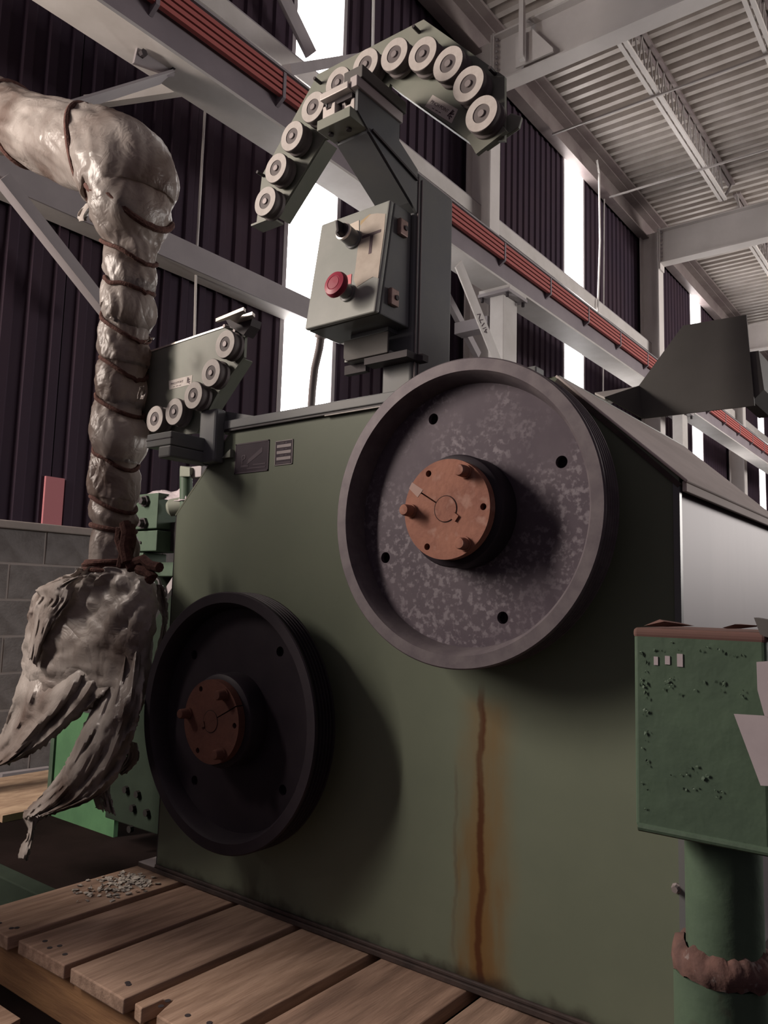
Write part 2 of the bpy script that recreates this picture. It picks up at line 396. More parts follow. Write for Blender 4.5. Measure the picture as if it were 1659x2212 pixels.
def copy_part(o, parent, loc):
    d = o.copy(); COL.objects.link(d); d.parent = parent; d.location = loc
    for g in list(o.children):
        e = g.copy(); COL.objects.link(e); e.parent = d
    return d

# ================================================================== THE SETTING
XW = -4.282                                   # inner face of the left long wall
ZB = 1.345                                    # top of the block wall
Y_END = 27.0
fl = MB(); fl.box(-4.6, 9, -6, Y_END, -0.12, 0.0); o = fl.build('floor', m.floor); o['kind'] = 'structure'

# lower block wall, single blocks with recessed joints
wl = shell('wall_left', (XW, 0, 0))
mb = MB(); mb.box(XW - 0.2, XW - 0.001, -3, Y_END, 0, ZB); mb.build('mortar_bed', m.mortar, wl)
zc = [0.1 + 0.2 * k - 0.045 for k in range(7)]
bl = MB(); bl.box(XW - 0.006, XW + 0.0025, 2.56 - 1.2 - 0.193, 2.56 - 1.2 + 0.193, zc[0] - 0.093, zc[0] + 0.093)
blk = None
rb = random.Random(3)
for k, z in enumerate(zc):
    off = 2.36 if k % 2 else 2.56
    for j in range(-3, 7):
        y = off + 0.4 * j
        if y < 1.2 or y > 4.9: continue
        if blk is None:
            blk = bl.build('block', m.block, wl, at=(XW, y, z)); q = blk
            alt = blk.data.copy(); alt.materials.clear(); alt.materials.append(m.block2)
        else:
            q = blk.copy(); COL.objects.link(q); q.parent = wl; q.location = (rb.uniform(-0.002, 0.002), y, z)
        if y < 2.33: q.data = alt
mb = MB(); mb.box(XW - 0.22, XW + 0.03, -3, Y_END, ZB, ZB + 0.045); mb.build('coping', m.cap, wl, bevel=0.006)

# ribbed siding in single sheets, gaps at the translucent strips
WIN = [(4.16, 4.775), (9.28, 9.94), (14.9, 15.62), (20.3, 21.0)]
ZT = 7.35
def ribbed(y0, y1, z0, z1, x, pitch, depth, parent, material, name):
    """vertical trapezoid ribs"""
    n = max(1, round((y1 - y0) / pitch)); p = (y1 - y0) / n
    prof = []
    for i in range(n):
        y = y0 + i * p
        prof += [(y, 0), (y + p * .42, 0), (y + p * .54, depth), (y + p * .88, depth)]
    prof.append((y1, 0))
    b = MB()
    A = [b.bm.verts.new((x + d, y, z0)) for y, d in prof]; B = [b.bm.verts.new((x + d, y, z1)) for y, d in prof]
    for i in range(len(prof) - 1): b.bm.faces.new([A[i], A[i + 1], B[i + 1], B[i]])
    bb = [b.bm.verts.new((x - 0.03, y, z)) for y in (y0, y1) for z in (z0, z1)]
    b.bm.faces.new([bb[0], bb[1], bb[3], bb[2]])
    return b.build(name, material, parent)
edges = [-3.0] + [e for w in WIN for e in w] + [Y_END]
for i in range(0, len(edges), 2):
    a, b = edges[i], edges[i + 1]
    k = max(1, round((b - a) / 0.92)); w = (b - a) / k
    for j in range(k):
        ribbed(a + j * w + 0.002, a + (j + 1) * w - 0.002, ZB + 0.045, ZT, XW - 0.01 - 0.003 * (j % 2), 0.153, 0.02, wl, m.siding, 'siding_sheet')
for i, (a, b) in enumerate(WIN):
    wn = shell('window_%d' % (i + 1), (XW, a, ZB))
    g = MB(); g.box(XW - 0.03, XW - 0.02, a, b, ZB + 0.045, ZT); g.build('pane', m.glass, wn)
    for yy in (a, b):
        g = MB(); g.box(XW - 0.03, XW + 0.012, yy - 0.03, yy + 0.012, ZB + 0.045, ZT); g.build('frame', m.greyst, wn)

# the short reddish strip low on the wall at the left
wn = shell('window_5', (XW, 2.38, ZB))
a_, b_ = PX(87, 1132, XW)[1], PX(128, 1134, XW)[1]
g = MB(); g.box(XW - 0.005, XW + 0.024, a_, b_, ZB + 0.045, ZB + 0.32); g.build('pane', m.pinkpane, wn)

# far wall and roof
g = MB(); g.box(-4.5, 9, Y_END, Y_END + 0.15, 0, 7.6); o = g.build('wall_back', m.siding); o['kind'] = 'structure'
ceil = shell('ceiling', (0, 0, 7.45))
def deck_sheet(y0, n, pitch=0.1824):
    b = MB(); prof = []
    for i in range(n):
        y = y0 + i * pitch
        prof += [(y, 0), (y + pitch * .40, 0), (y + pitch * .50, 0.085), (y + pitch * .90, 0.085)]
    prof.append((y0 + n * pitch, 0))
    A = [b.bm.verts.new((-4.25, y, 7.45 + d)) for y, d in prof]; B = [b.bm.verts.new((6.0, y, 7.45 + d)) for y, d in prof]
    for i in range(len(prof) - 1): b.bm.faces.new([A[i], A[i + 1], B[i + 1], B[i]])
    return b.build('deck_sheet', m.deck, ceil)
d0 = None
y = 2.0
while y < Y_END - 0.9:
    if d0 is None: d0 = deck_sheet(y, 5)
    else:
        q = d0.copy(); COL.objects.link(q); q.parent = ceil; q.location = (0, y - 2.0, 0.004 * (int(y / 0.912) % 2))
    y += 0.912
g = MB(); g.box(-4.4, 6.1, 1.9, Y_END, 7.58, 7.62); g.build('roof_skin', m.dark, ceil)

# ---- steel frame
def hcol(name, X0, X1, Y0, Y1, z1, label, material=m.beam):
    t = thing(name, label, 'column', ((X0 + X1) / 2, (Y0 + Y1) / 2, 0), 'wall columns')
    f = 0.018; ym = (Y0 + Y1) / 2
    for x0, x1 in ((X0, X0 + f), (X1 - f, X1)):
        b = MB(); b.box(x0, x1, Y0, Y1, 0, z1); b.build('flange', material, t)
    b = MB(); b.box(X0 + f, X1 - f, ym - 0.006, ym + 0.006, 0, z1); b.build('web', material, t)
    return t
hcol('steel_column', -4.22, -3.92, 6.72, 6.92, 7.05, 'pale wall column with its top right of the roller arch and above the mast')
hcol('steel_column', -4.22, -3.92, 12.02, 12.25, 7.05, 'pale wall column behind the dark hood, left of its sloping edge')
hcol('steel_column', -4.22, -3.92, 17.3, 17.53, 7.05, 'farthest pale wall column, seen below the dark hood')

def roof_beam(Y, X1, label):
    t = thing('roof_beam', label, 'beam', (-3.9, Y, 6.48))
    z0, z1 = 6.48, 7.04
    b = MB(); b.box(-3.9, X1, Y - 0.10, Y + 0.10, z0, z0 + 0.02); b.build('bottom_flange', m.beam, t)
    b = MB(); b.box(-3.9, X1, Y - 0.10, Y + 0.10, z1 - 0.02, z1); b.build('top_flange', m.beam, t)
    b = MB(); b.box(-3.9, X1, Y - 0.006, Y + 0.006, z0 + 0.02, z1 - 0.02); b.build('web', m.beam, t)
    b = MB(); b.box(-3.915, -3.895, Y - 0.1, Y + 0.1, z0 - 0.1, z1 + 0.02); b.build('end_plate', m.beam, t)
    for k in range(8):
        for s in (-1, 1):
            b = MB(); b.cyl((-3.895, Y + s * 0.06, z0 + 0.04 + 0.068 * k), (-3.87, Y + s * 0.06, z0 + 0.04 + 0.068 * k), 0.014, 6); b.build('bolt', m.greyst, t)
    return t
B1 = roof_beam(6.82, 6.0, 'wide pale roof beam crossing the top right corner of the picture')
roof_beam(12.13, 6.0, 'second pale roof beam, ending left above the dark hood')
roof_beam(17.4, 6.0, 'farthest pale roof beam, right of the dark hood')
# gusset and hanger on the near roof beam
t = thing('beam_bracket', 'angled bracket plate with upright bar on the near roof beam', 'bracket', (-3.4, 6.7, 6.5))
b = MB(); b.prism([(-3.62, 6.52), (-3.2, 6.52), (-3.2, 6.56), (-3.42, 6.86), (-3.62, 6.86)], 6.69, 6.71); b.build('plate', m.beam, t)
b = MB(); b.bar((-3.50, 6.6, 6.5), (-3.50, 6.6, 7.4), 0.05, 0.05, (1, 0, 0)); b.build('bar', m.beam, t)

def joist(X, Y0, Y1, label):
    t = thing('bar_joist', label, 'joist', (X, Y0, 7.05), 'open web roof joists')
    for s in (-1, 1):
        b = MB(); b.bar((X + s * 0.032, Y0 + 0.5, 6.96), (X + s * 0.032, Y1 - 0.5, 6.96), 0.042, 0.035); b.build('bottom_chord', m.beam, t)
        b = MB(); b.bar((X + s * 0.032, Y0, 7.425), (X + s * 0.032, Y1, 7.425), 0.042, 0.035); b.build('top_chord', m.eave, t)
    n = 16; L = (Y1 - Y0 - 1.0) / n
    b = MB()
    for i in range(n):
        y = Y0 + 0.5 + i * L
        b.bar((X, y, 6.96), (X, y + L / 2, 7.42), 0.016, 0.016); b.bar((X, y + L / 2, 7.42), (X, y + L, 6.96), 0.016, 0.016)
    b.bar((X, Y0 + 0.5, 6.96), (X, Y0, 7.42), 0.03, 0.03); b.bar((X, Y1 - 0.5, 6.96), (X, Y1, 7.42), 0.03, 0.03)
    b.build('web_bars', m.joist, t)
    return t
joist(-2.80, 7.0, 12.0, 'long open web joist running through the middle of the ribbed roof bay')
joist(-1.59, 7.0, 12.0, 'open web joist at the right edge of the near roof bay')
joist(-2.80, 12.3, 17.2, 'short looking joist in the second roof bay, above the hood')
joist(-2.80, 2.0, 6.6, 'joist of the nearest roof bay, at the top edge of the picture')
for (u, v), lab in (((1199, 277), 'thin pale rod across the near roof bay, nearest of three'),
                    ((1321, 415), 'thin pale rod across the near roof bay, farthest of three'),):
    p = PZ(u, v, 7.0)
    b = MB(); b.bar((-4.1, p.y, 6.93), (6, p.y, 6.93), 0.022, 0.022); o = b.build('bridging_rod', m.joist, at=(-4.1, p.y, 6.93)); tag(o, lab, 'rod', 'bridging rods under the roof')

# eave strut
b = MB()
b.prism([(-4.24, 6.98), (-4.10, 6.98), (-4.10, 7.0), (-4.22, 7.0), (-4.22, 7.38), (-4.10, 7.38), (-4.10, 7.40), (-4.24, 7.40)], -1, Y_END)
o = b.build('eave_strut', m.eave, at=(-4.2, 6.8, 7.2)); tag(o, 'brown eave channel along the joint of dark wall and ribbed roof', 'beam')
b = MB(); b.box(-4.12, -4.0, -1, Y_END, 7.402, 7.44); o = b.build('eave_angle', m.eave, at=(-4.05, 6.8, 7.42)); tag(o, 'brown closure angle directly under the edge of the ribbed roof', 'beam')

# wall girts
def girt(z0, z1, y0, y1, label):
    X0, X1 = XW + 0.03, XW + 0.2
    t = thing('wall_girt', label, 'beam', (X0, 0, z0))
    b = MB(); b.box(X0, X1, y0, y1, z1 - 0.012, z1); b.build('top_lip', m.greyst, t)
    b = MB(); b.box(X1 - 0.012, X1, y0, y1, z0, z1 - 0.012); b.build('face', m.white if z0 > 4 else m.greyst, t)
    b = MB(); b.box(X0, X1 - 0.012, y0, y1, z0, z0 + 0.012); b.build('bottom_lip', m.white, t)
    return t
girt(3.16, 3.33, -2, 6.7, 'grey channel rail on the wall behind the wrapped pipe and control box')
girt(5.05, 5.22, -2, Y_END, 'pale wall rail behind and just above the red conductor bars')

# crane girder
gx0, gx1, gz = -3.56, -3.30, 3.868
t = thing('crane_girder', 'long pale crane runway girder running along the left wall', 'beam', (-3.43, 0, gz))
b = MB(); b.box(gx0, gx1, -3, Y_END, gz, gz + 0.02); b.build('bottom_flange', m.white, t)
b = MB(); b.box(-3.49, -3.375, -3, Y_END, gz + 0.455, gz + 0.47); b.build('top_flange', m.greyst, t)
b = MB(); b.box(-3.437, -3.423, -3, Y_END, gz + 0.02, gz + 0.455); b.build('web', m.web, t)
zs = [4.155, 4.197, 4.239, 4.281]
names = ['lowest', 'second lowest', 'second highest', 'highest']
for z, nm in zip(zs, names):
    b = MB(); b.box(-3.395, -3.365, -3, Y_END, z - 0.014, z + 0.014)
    o = b.build('conductor_bar', m.redbar, at=(-3.38, 6, z)); tag(o, nm + ' red conductor bar on the side of the crane girder', 'bar', 'red conductor bars')
y = 1.3
k = 0
while y < 20:
    b = MB(); b.prism([(-3.42, 4.09), (-3.36, 4.13), (-3.36, 4.30), (-3.42, 4.31)], y - 0.012, y + 0.012)
    o = b.build('bar_hanger', m.web, at=(-3.4, y, 4.2)); tag(o, 'dark hanger bracket holding the red conductor bars to the girder', 'bracket', 'conductor bar hangers'); y += 0.95
    k += 1
# runway columns with cap plates and braces
def post(Y0, Y1, label):
    t = thing('runway_column', label, 'column', (-3.43, (Y0 + Y1) / 2, 0), 'crane runway columns')
    X0, X1 = -3.50, -3.36
    b = MB(); b.box(X0, X1, Y0, Y1, 0, 3.80); b.build('shaft', m.white, t, bevel=0.004)
    b = MB(); b.box(-3.60, -3.28, Y0 - 0.05, Y1 + 0.05, 3.80, 3.83); b.build('cap_plate', m.greyst, t)
    b = MB(); b.box(-3.60, -3.28, Y0 - 0.03, Y1 + 0.03, 3.83, gz); b.build('bearing_plate', m.white, t)
    for x in (-3.57, -3.31):
        for yy in (Y0 - 0.02, Y1 + 0.02):
            b = MB(); b.cyl((x, yy, 3.76), (x, yy, 3.80), 0.016, 6); b.build('bolt', m.dark, t)
    return t
p = PX(1088, 700, -3.36)
post(6.02, 6.28, 'pale runway post with bolted cap, right of the mast above the upper pulley')
post(11.25, 11.5, 'pale runway post right of and below the dark hood')
b = MB(); b.box(-3.92, -3.56, 6.08, 6.22, 3.55, 3.66); o = b.build('tie_bracket', m.greyst, at=(-3.7, 6.15, 3.6)); tag(o, 'short grey tie between runway post and wall column', 'bracket')
def brace(u0, v0, X0, u1, v1, X1, w, h, material, label, cat='brace', name='diagonal_brace', up=(0, 0, 1)):
    a, c = PX(u0, v0, X0), PX(u1, v1, X1)
    b = MB(); b.bar(a, c, w, h, up); o = b.build(name, material, at=tuple(a)); tag(o, label, cat); return o, a, c
o, a, c = brace(990, 570, -3.33, 1078, 790, -3.33, 0.012, 0.13, m.white, 'white diagonal flat brace with scribbled marking, right of the mast', up=(0, 1, 0.6))
d = (c - a).normalized()
text('lettering', '4/17V', 0.085, m.ink, o, a + d * 0.55 + Vector((0.009, 0, 0)), -d, Vector((1, 0, 0)).cross(-d))
brace(965, 640, -3.9, 1032, 768, -3.9, 0.05, 0.08, m.greyst, 'grey diagonal brace in shade just right of the mast')
# knee braces and lower brace at the left
brace(366, 164, -3.5, 90, 250, -3.2, 0.012, 0.16, m.greyst, 'grey angle brace running up to the girder above the wrapped elbow', up=(0, 1, 1))
brace(400, 190, -3.62, 185, 222, -4.27, 0.05, 0.07, m.white, 'pale tie behind the angle brace above the wrapped elbow')
brace(4, 385, -4.05, 240, 685, -4.05, 0.07, 0.07, m.greyst, 'grey diagonal brace falling from the wall rail behind the wrapped pipe')
t = thing('gusset_bracket', 'bolted gusset under the girder where the angle brace meets it', 'bracket', tuple(PX(350, 140, -3.4)))
pa, pb, pc, pd = (PX(300, 90, -3.42), PX(385, 145, -3.42), PX(375, 165, -3.42), PX(290, 135, -3.42))
b = MB(); b.prism([(q.y, q.z) for q in (pa, pb, pc, pd)], -3.44, -3.42, 'X'); b.build('plate', m.greyst, t)
for u, v in ((305, 118), (370, 145)):
    q = PX(u, v, -3.42); b = MB(); b.cyl((q.x, q.y, q.z), (q.x + 0.03, q.y, q.z), 0.02, 6); b.build('bolt', m.dark, t)
# bracing crossing the first window
brace(600, -30, -4.1, 672, 118, -4.1, 0.03, 0.14, m.greyst, 'dark diagonal plate crossing the top of the brightest window', up=(0, 1, 0.4))
brace(620, 152, -3.5, 790, 122, -4.12, 0.06, 0.07, m.greyst, 'short horizontal tie bar in front of the brightest window, left of the arch')
# hanging rods and conduit
def rod(pts, r, material, label, name, cat):
    b = MB(); b.tube(pts, r, 8); o = b.build(name, material, at=tuple(pts[0]), smooth=True); tag(o, label, cat); return o
rod([PX(443, 235, -4.15), PX(424, 560, -4.15), PX(420, 735, -4.15)], 0.009, m.white, 'thin pale cable hanging down the wall right of the wrapped elbow', 'hanging_cable', 'cable')
rod([PX(807, -20, -4.2), PX(805, 110, -4.2)], 0.014, m.white, 'thin pale rod above the roller arch at the top edge', 'hanging_rod', 'rod')
rod([PX(1289, 345, -4.02), PX(1294, 375, -4.05), PX(1296, 520, -4.05), PX(1291, 680, -4.05)], 0.014, m.white, 'white conduit hanging right of the middle window', 'conduit', 'pipe')
rod([PX(1305, 430, -4.2), PX(1303, 850, -4.2)], 0.011, m.white, 'thin pipe down the wall right of the middle window', 'wall_pipe', 'pipe')
# bright bracket of bolts below the middle window
# ================================================================== THE SKID
SZ = 0.149
t = thing('skid', 'wooden pallet skid of wide boards under the green machine', 'pallet', (-1.3, 1.8, 0))
sk = t
edges_x = [(-2.19, -1.975), (-1.945, -1.738), (-1.71, -1.497), (-1.472, -1.243), (-1.205, -0.962), (-0.93, -0.70), (-0.67, -0.46)]
rw = random.Random(5)
for i, (a, c) in enumerate(edges_x):
    y0 = 1.08 + [-.012, 0, 0, .006, -.01, .004, 0][i]
    zt = 0.145 + [0.0, -.002, .001, -.002, 0.0, -.003, 0][i]
    b = MB()
    if i == 3:    # the board with a broken corner
        b.prism([(a, y0), (a + 0.03, y0 - 0.004), (a + 0.032, y0 + 0.05), (a + 0.05, y0 + 0.062), (a + 0.062, y0 + 0.03), (a + 0.075, y0 + 0.0), (c, y0), (c, 2.66), (a, 2.66)], zt - 0.032, zt, 'Z')
    else:
        b.prism([(a, y0), (c, y0 + rw.uniform(-.004, .004)), (c, 2.66), (a, 2.66)], zt - 0.032, zt, 'Z')
    q = b.build('deck_board', m.wood[i % 3], t, bevel=0.003)
    for yy in (y0 + 0.04, y0 + 0.045, 1.85):
        for xx in (0.22, 0.5, 0.78):
            if rw.random() < 0.35: continue
            X = a + (c - a) * xx + rw.uniform(-.01, .01); Y = yy + rw.uniform(-.012, .012)
            b = MB(); b.lathe([(0.0065, 0.0), (0.0065, 0.0008), (0.0, 0.0009)], (X, Y, zt), 8, axis='Z'); b.build('nail_head', m.dark, q)
for y0, y1 in ((1.10, 1.145), (1.86, 1.905), (2.58, 2.625)):
    b = MB(); b.box(-2.185, -0.47, y0, y1, 0.0, 0.11); b.build('runner', m.runner, t, bevel=0.003)
# loose flakes on the nearest board, counted as one heap of crumbs
b = MB(); rc = random.Random(11)
for k in range(230):
    u = rc.random() ** 0.7
    x = -2.085 + rc.gauss(0, 0.042); y = 1.53 - 0.22 * u * rc.random() + rc.gauss(0, 0.012)
    if x > -1.982 or x < -2.185 or y > 1.58: continue
    s = rc.uniform(0.003, 0.012); a0 = rc.uniform(0, 6)
    pts = [(x + s * rc.uniform(.5, 1.2) * cos(a0 + j * 1.26), y + s * rc.uniform(.5, 1.2) * sin(a0 + j * 1.26), 0.1455 + rc.uniform(0, .006)) for j in range(5)]
    b.face(pts); b.face([(p[0], p[1], p[2] - 0.0012) for p in pts[::-1]])
o = b.build('paint_flakes', m.chip, at=(-2.08, 1.5, 0.146), weld=False); tag(o, 'pale scattered paint flakes on the pallet board at the machine corner', 'flakes'); o['kind'] = 'stuff'

# ================================================================== THE MACHINE
YF, YB = 1.6, 2.53
MX0, MX1 = -2.10, -0.486
ZS, ZTOP = 1.267, 1.517
MC = (-1.293, YF, SZ)
mach = thing('bending_machine', 'large green machine cabinet with sloped shoulders standing on the pallet', 'machine', MC)
outline = [(MX0, SZ + 0.01), (MX1, SZ + 0.01), (MX1, ZS), (-0.757, ZTOP), (-1.845, ZTOP), (MX0, ZS - 0.002)]
b = MB(); b.prism(outline, YF, YF + 0.012); b.build('front_panel', m.panel, mach, bevel=0.002)
b = MB(); b.prism(outline, YB - 0.012, YB); b.build('rear_panel', m.paint, mach)
ins = 0.012
b = MB(); b.box(MX1 - 0.020, MX1 - ins, YF + 0.012, YB - 0.012, SZ + 0.01, ZS - 0.004); sp = b.build('side_panel', m.galv, mach); sp['label'] = 'bare galvanised side panel'
b = MB(); b.box(MX0 + ins, MX0 + 0.02, YF + 0.012, YB - 0.012, SZ + 0.01, ZS); b.build('side_panel', m.paint, mach)
def slab(p, q, thick, y0, y1, lip=0.0):
    """sheet from p to q (x, z), thickness upward"""
    p, q = Vector(p), Vector(q); d = (q - p).normalized(); n = Vector((-d.y, d.x));
    if n.y < 0: n = -n
    b = MB(); b.prism([tuple(p), tuple(q), tuple(q + n * thick), tuple(p + n * thick)], y0, y1); return b
b = slab((-0.757, ZTOP), (MX1 + 0.014, ZS - 0.013), 0.006, YF - 0.004, YB + 0.006); b.box(MX1 + 0.004, MX1 + 0.013, YF + 0.004, YB + 0.006, ZS - 0.03, ZS - 0.008)
q = b.build('sloped_lid', m.lid, mach, bevel=0.002); q['label'] = 'dusty pale sloped lid'
b = slab((MX0 - 0.004, ZS - 0.006), (-1.845, ZTOP), 0.006, YF, YB + 0.006); b.build('sloped_lid', m.paint, mach)
b = MB(); b.box(-1.85, -0.752, YF + 0.012, YB + 0.006, ZTOP, ZTOP + 0.006); b.build('top_plate', m.paint, mach)
# front top rail with gasket
b = MB(); b.box(-1.875, -0.80, YF - 0.012, YF + 0.03, ZTOP + 0.004, ZTOP + 0.032); b.build('top_rail', m.mast, mach, bevel=0.003)
b = MB(); b.box(-1.875, -0.80, YF - 0.010, YF + 0.002, ZTOP - 0.004, ZTOP + 0.004); q = b.build('gasket', m.black, mach, bevel=0.002)
b = MB(); b.box(-1.45, -0.80, YF - 0.0125, YF - 0.009, ZTOP - 0.006, ZTOP - 0.003); q = b.build('bright_edge', m.ring, mach)
# edge strips along the panel's border
b = MB(); b.box(MX0 - 0.006, MX0 + 0.004, YF + 0.002, YF + 0.03, SZ + 0.01, ZS); b.build('edge_strip', m.dark, mach)
b = MB(); b.box(MX1 - 0.012, MX1 + 0.001, YF - 0.003, YF + 0.012, SZ + 0.01, ZS - 0.012); b.build('edge_strip', m.mast, mach)
b = slab((-0.757, ZTOP - 0.012), (MX1 - 0.002, ZS - 0.022), 0.010, YF - 0.004, YF + 0.008); b.build('edge_strip', m.oil, mach)
b = MB(); b.box(-2.178, -0.44, YF - 0.012, YB + 0.03, SZ - 0.003, SZ + 0.010); q = b.build('base_plate', m.oil, mach, bevel=0.002)
b = MB(); b.box(-2.178, -2.10, YF - 0.010, YB, SZ + 0.0102, SZ + 0.0112); b.build('base_plate_end', m.conduit, mach)
b = MB(); b.box(MX0, MX1, YF - 0.008, YF, SZ + 0.01, SZ + 0.02); b.build('foot_bead', m.oil, mach, bevel=0.003)

# rating plates
def nameplate(u0, v0, u1, v1, y=YF):
    a, c = PY(u0, v0, y), PY(u1, v1, y); return a.x, c.x, c.z, a.z
x0, x1, z0, z1 = -1.826, -1.678, 1.377, 1.471
b = MB(); b.box(x0, x1, YF - 0.0015, YF, z0, z1); npq = b.build('maker_plate', m.npdark, mach); npq['label'] = 'dark maker plate with slanting lettering'
for (a0, a1, c0, c1) in ((x0, x1, z1 - .004, z1), (x0, x1, z0, z0 + .004), (x0, x0 + .004, z0, z1), (x1 - .004, x1, z0, z1)):
    b = MB(); b.box(a0, a1, YF - 0.0022, YF - 0.0015, c0, c1); b.build('plate_border', m.npline, npq)
text('lettering', 'P', 0.042, m.npline, npq, (-1.787, YF - 0.0018, 1.418), (1, 0, 0.25), (-0.1, 0, 1))
b = MB(); b.prism([(-1.772, 1.402), (-1.766, 1.418), (-1.705, 1.452), (-1.705, 1.436)], YF - 0.0021, YF - 0.0015); b.build('emblem_bar', m.npline, npq)
b = MB(); b.prism([(-1.800, 1.396), (-1.796, 1.402), (-1.765, 1.402), (-1.765, 1.396)], YF - 0.0021, YF - 0.0015); b.build('emblem_bar', m.npline, npq)
for k in range(2):
    b = MB(); b.box(-1.77 + .025 * k, -1.69, YF - 0.0021, YF - 0.0015, 1.388 + .010 * k, 1.392 + .010 * k); b.build('print_line', m.npline, npq)
x0, x1, z0, z1 = -1.651, -1.579, 1.389, 1.462
b = MB(); b.box(x0, x1, YF - 0.0015, YF, z0, z1); npq = b.build('rating_plate', m.npdark, mach); npq['label'] = 'small plate with three blank pale fields'
for (a0, a1, c0, c1) in ((x0, x1, z1 - .002, z1), (x0, x1, z0, z0 + .002), (x0, x0 + .002, z0, z1), (x1 - .002, x1, z0, z1)):
    b = MB(); b.box(a0, a1, YF - 0.0022, YF - 0.0015, c0, c1); b.build('plate_border', m.nplight, npq)
for k in range(3):
    zz = z1 - 0.012 - 0.0185 * k
    b = MB(); b.box(x0 + .007, x1 - .007, YF - 0.0022, YF - 0.0015, zz - 0.009, zz); b.build('blank_field', m.nplight, npq)
    b = MB(); b.box(x0 + .020, x0 + .036, YF - 0.0020, YF - 0.0015, zz + .003, zz + .006); b.box(x0 + .040, x0 + .050, YF - 0.0020, YF - 0.0015, zz + .003, zz + .006); b.build('print_line', m.npline, npq)
b = MB(); b.box(x0 + .007, x1 - .007, YF - 0.0020, YF - 0.0015, z0 + .004, z0 + .009); b.build('print_line', m.npline, npq)

# small things on the machine top
q = PY(672, 880, 1.75)
b = MB(); b.lathe([(0.036, 0), (0.036, 0.055), (0.03, 0.062), (0.0, 0.062)], (-1.60, 1.75, ZTOP + 0.006), 24, axis='Z')
o = b.build('filler_cap', m.mast, at=(-1.60, 1.75, ZTOP + 0.006), smooth=True); tag(o, 'short round cap standing on the machine top below the control box', 'cap')

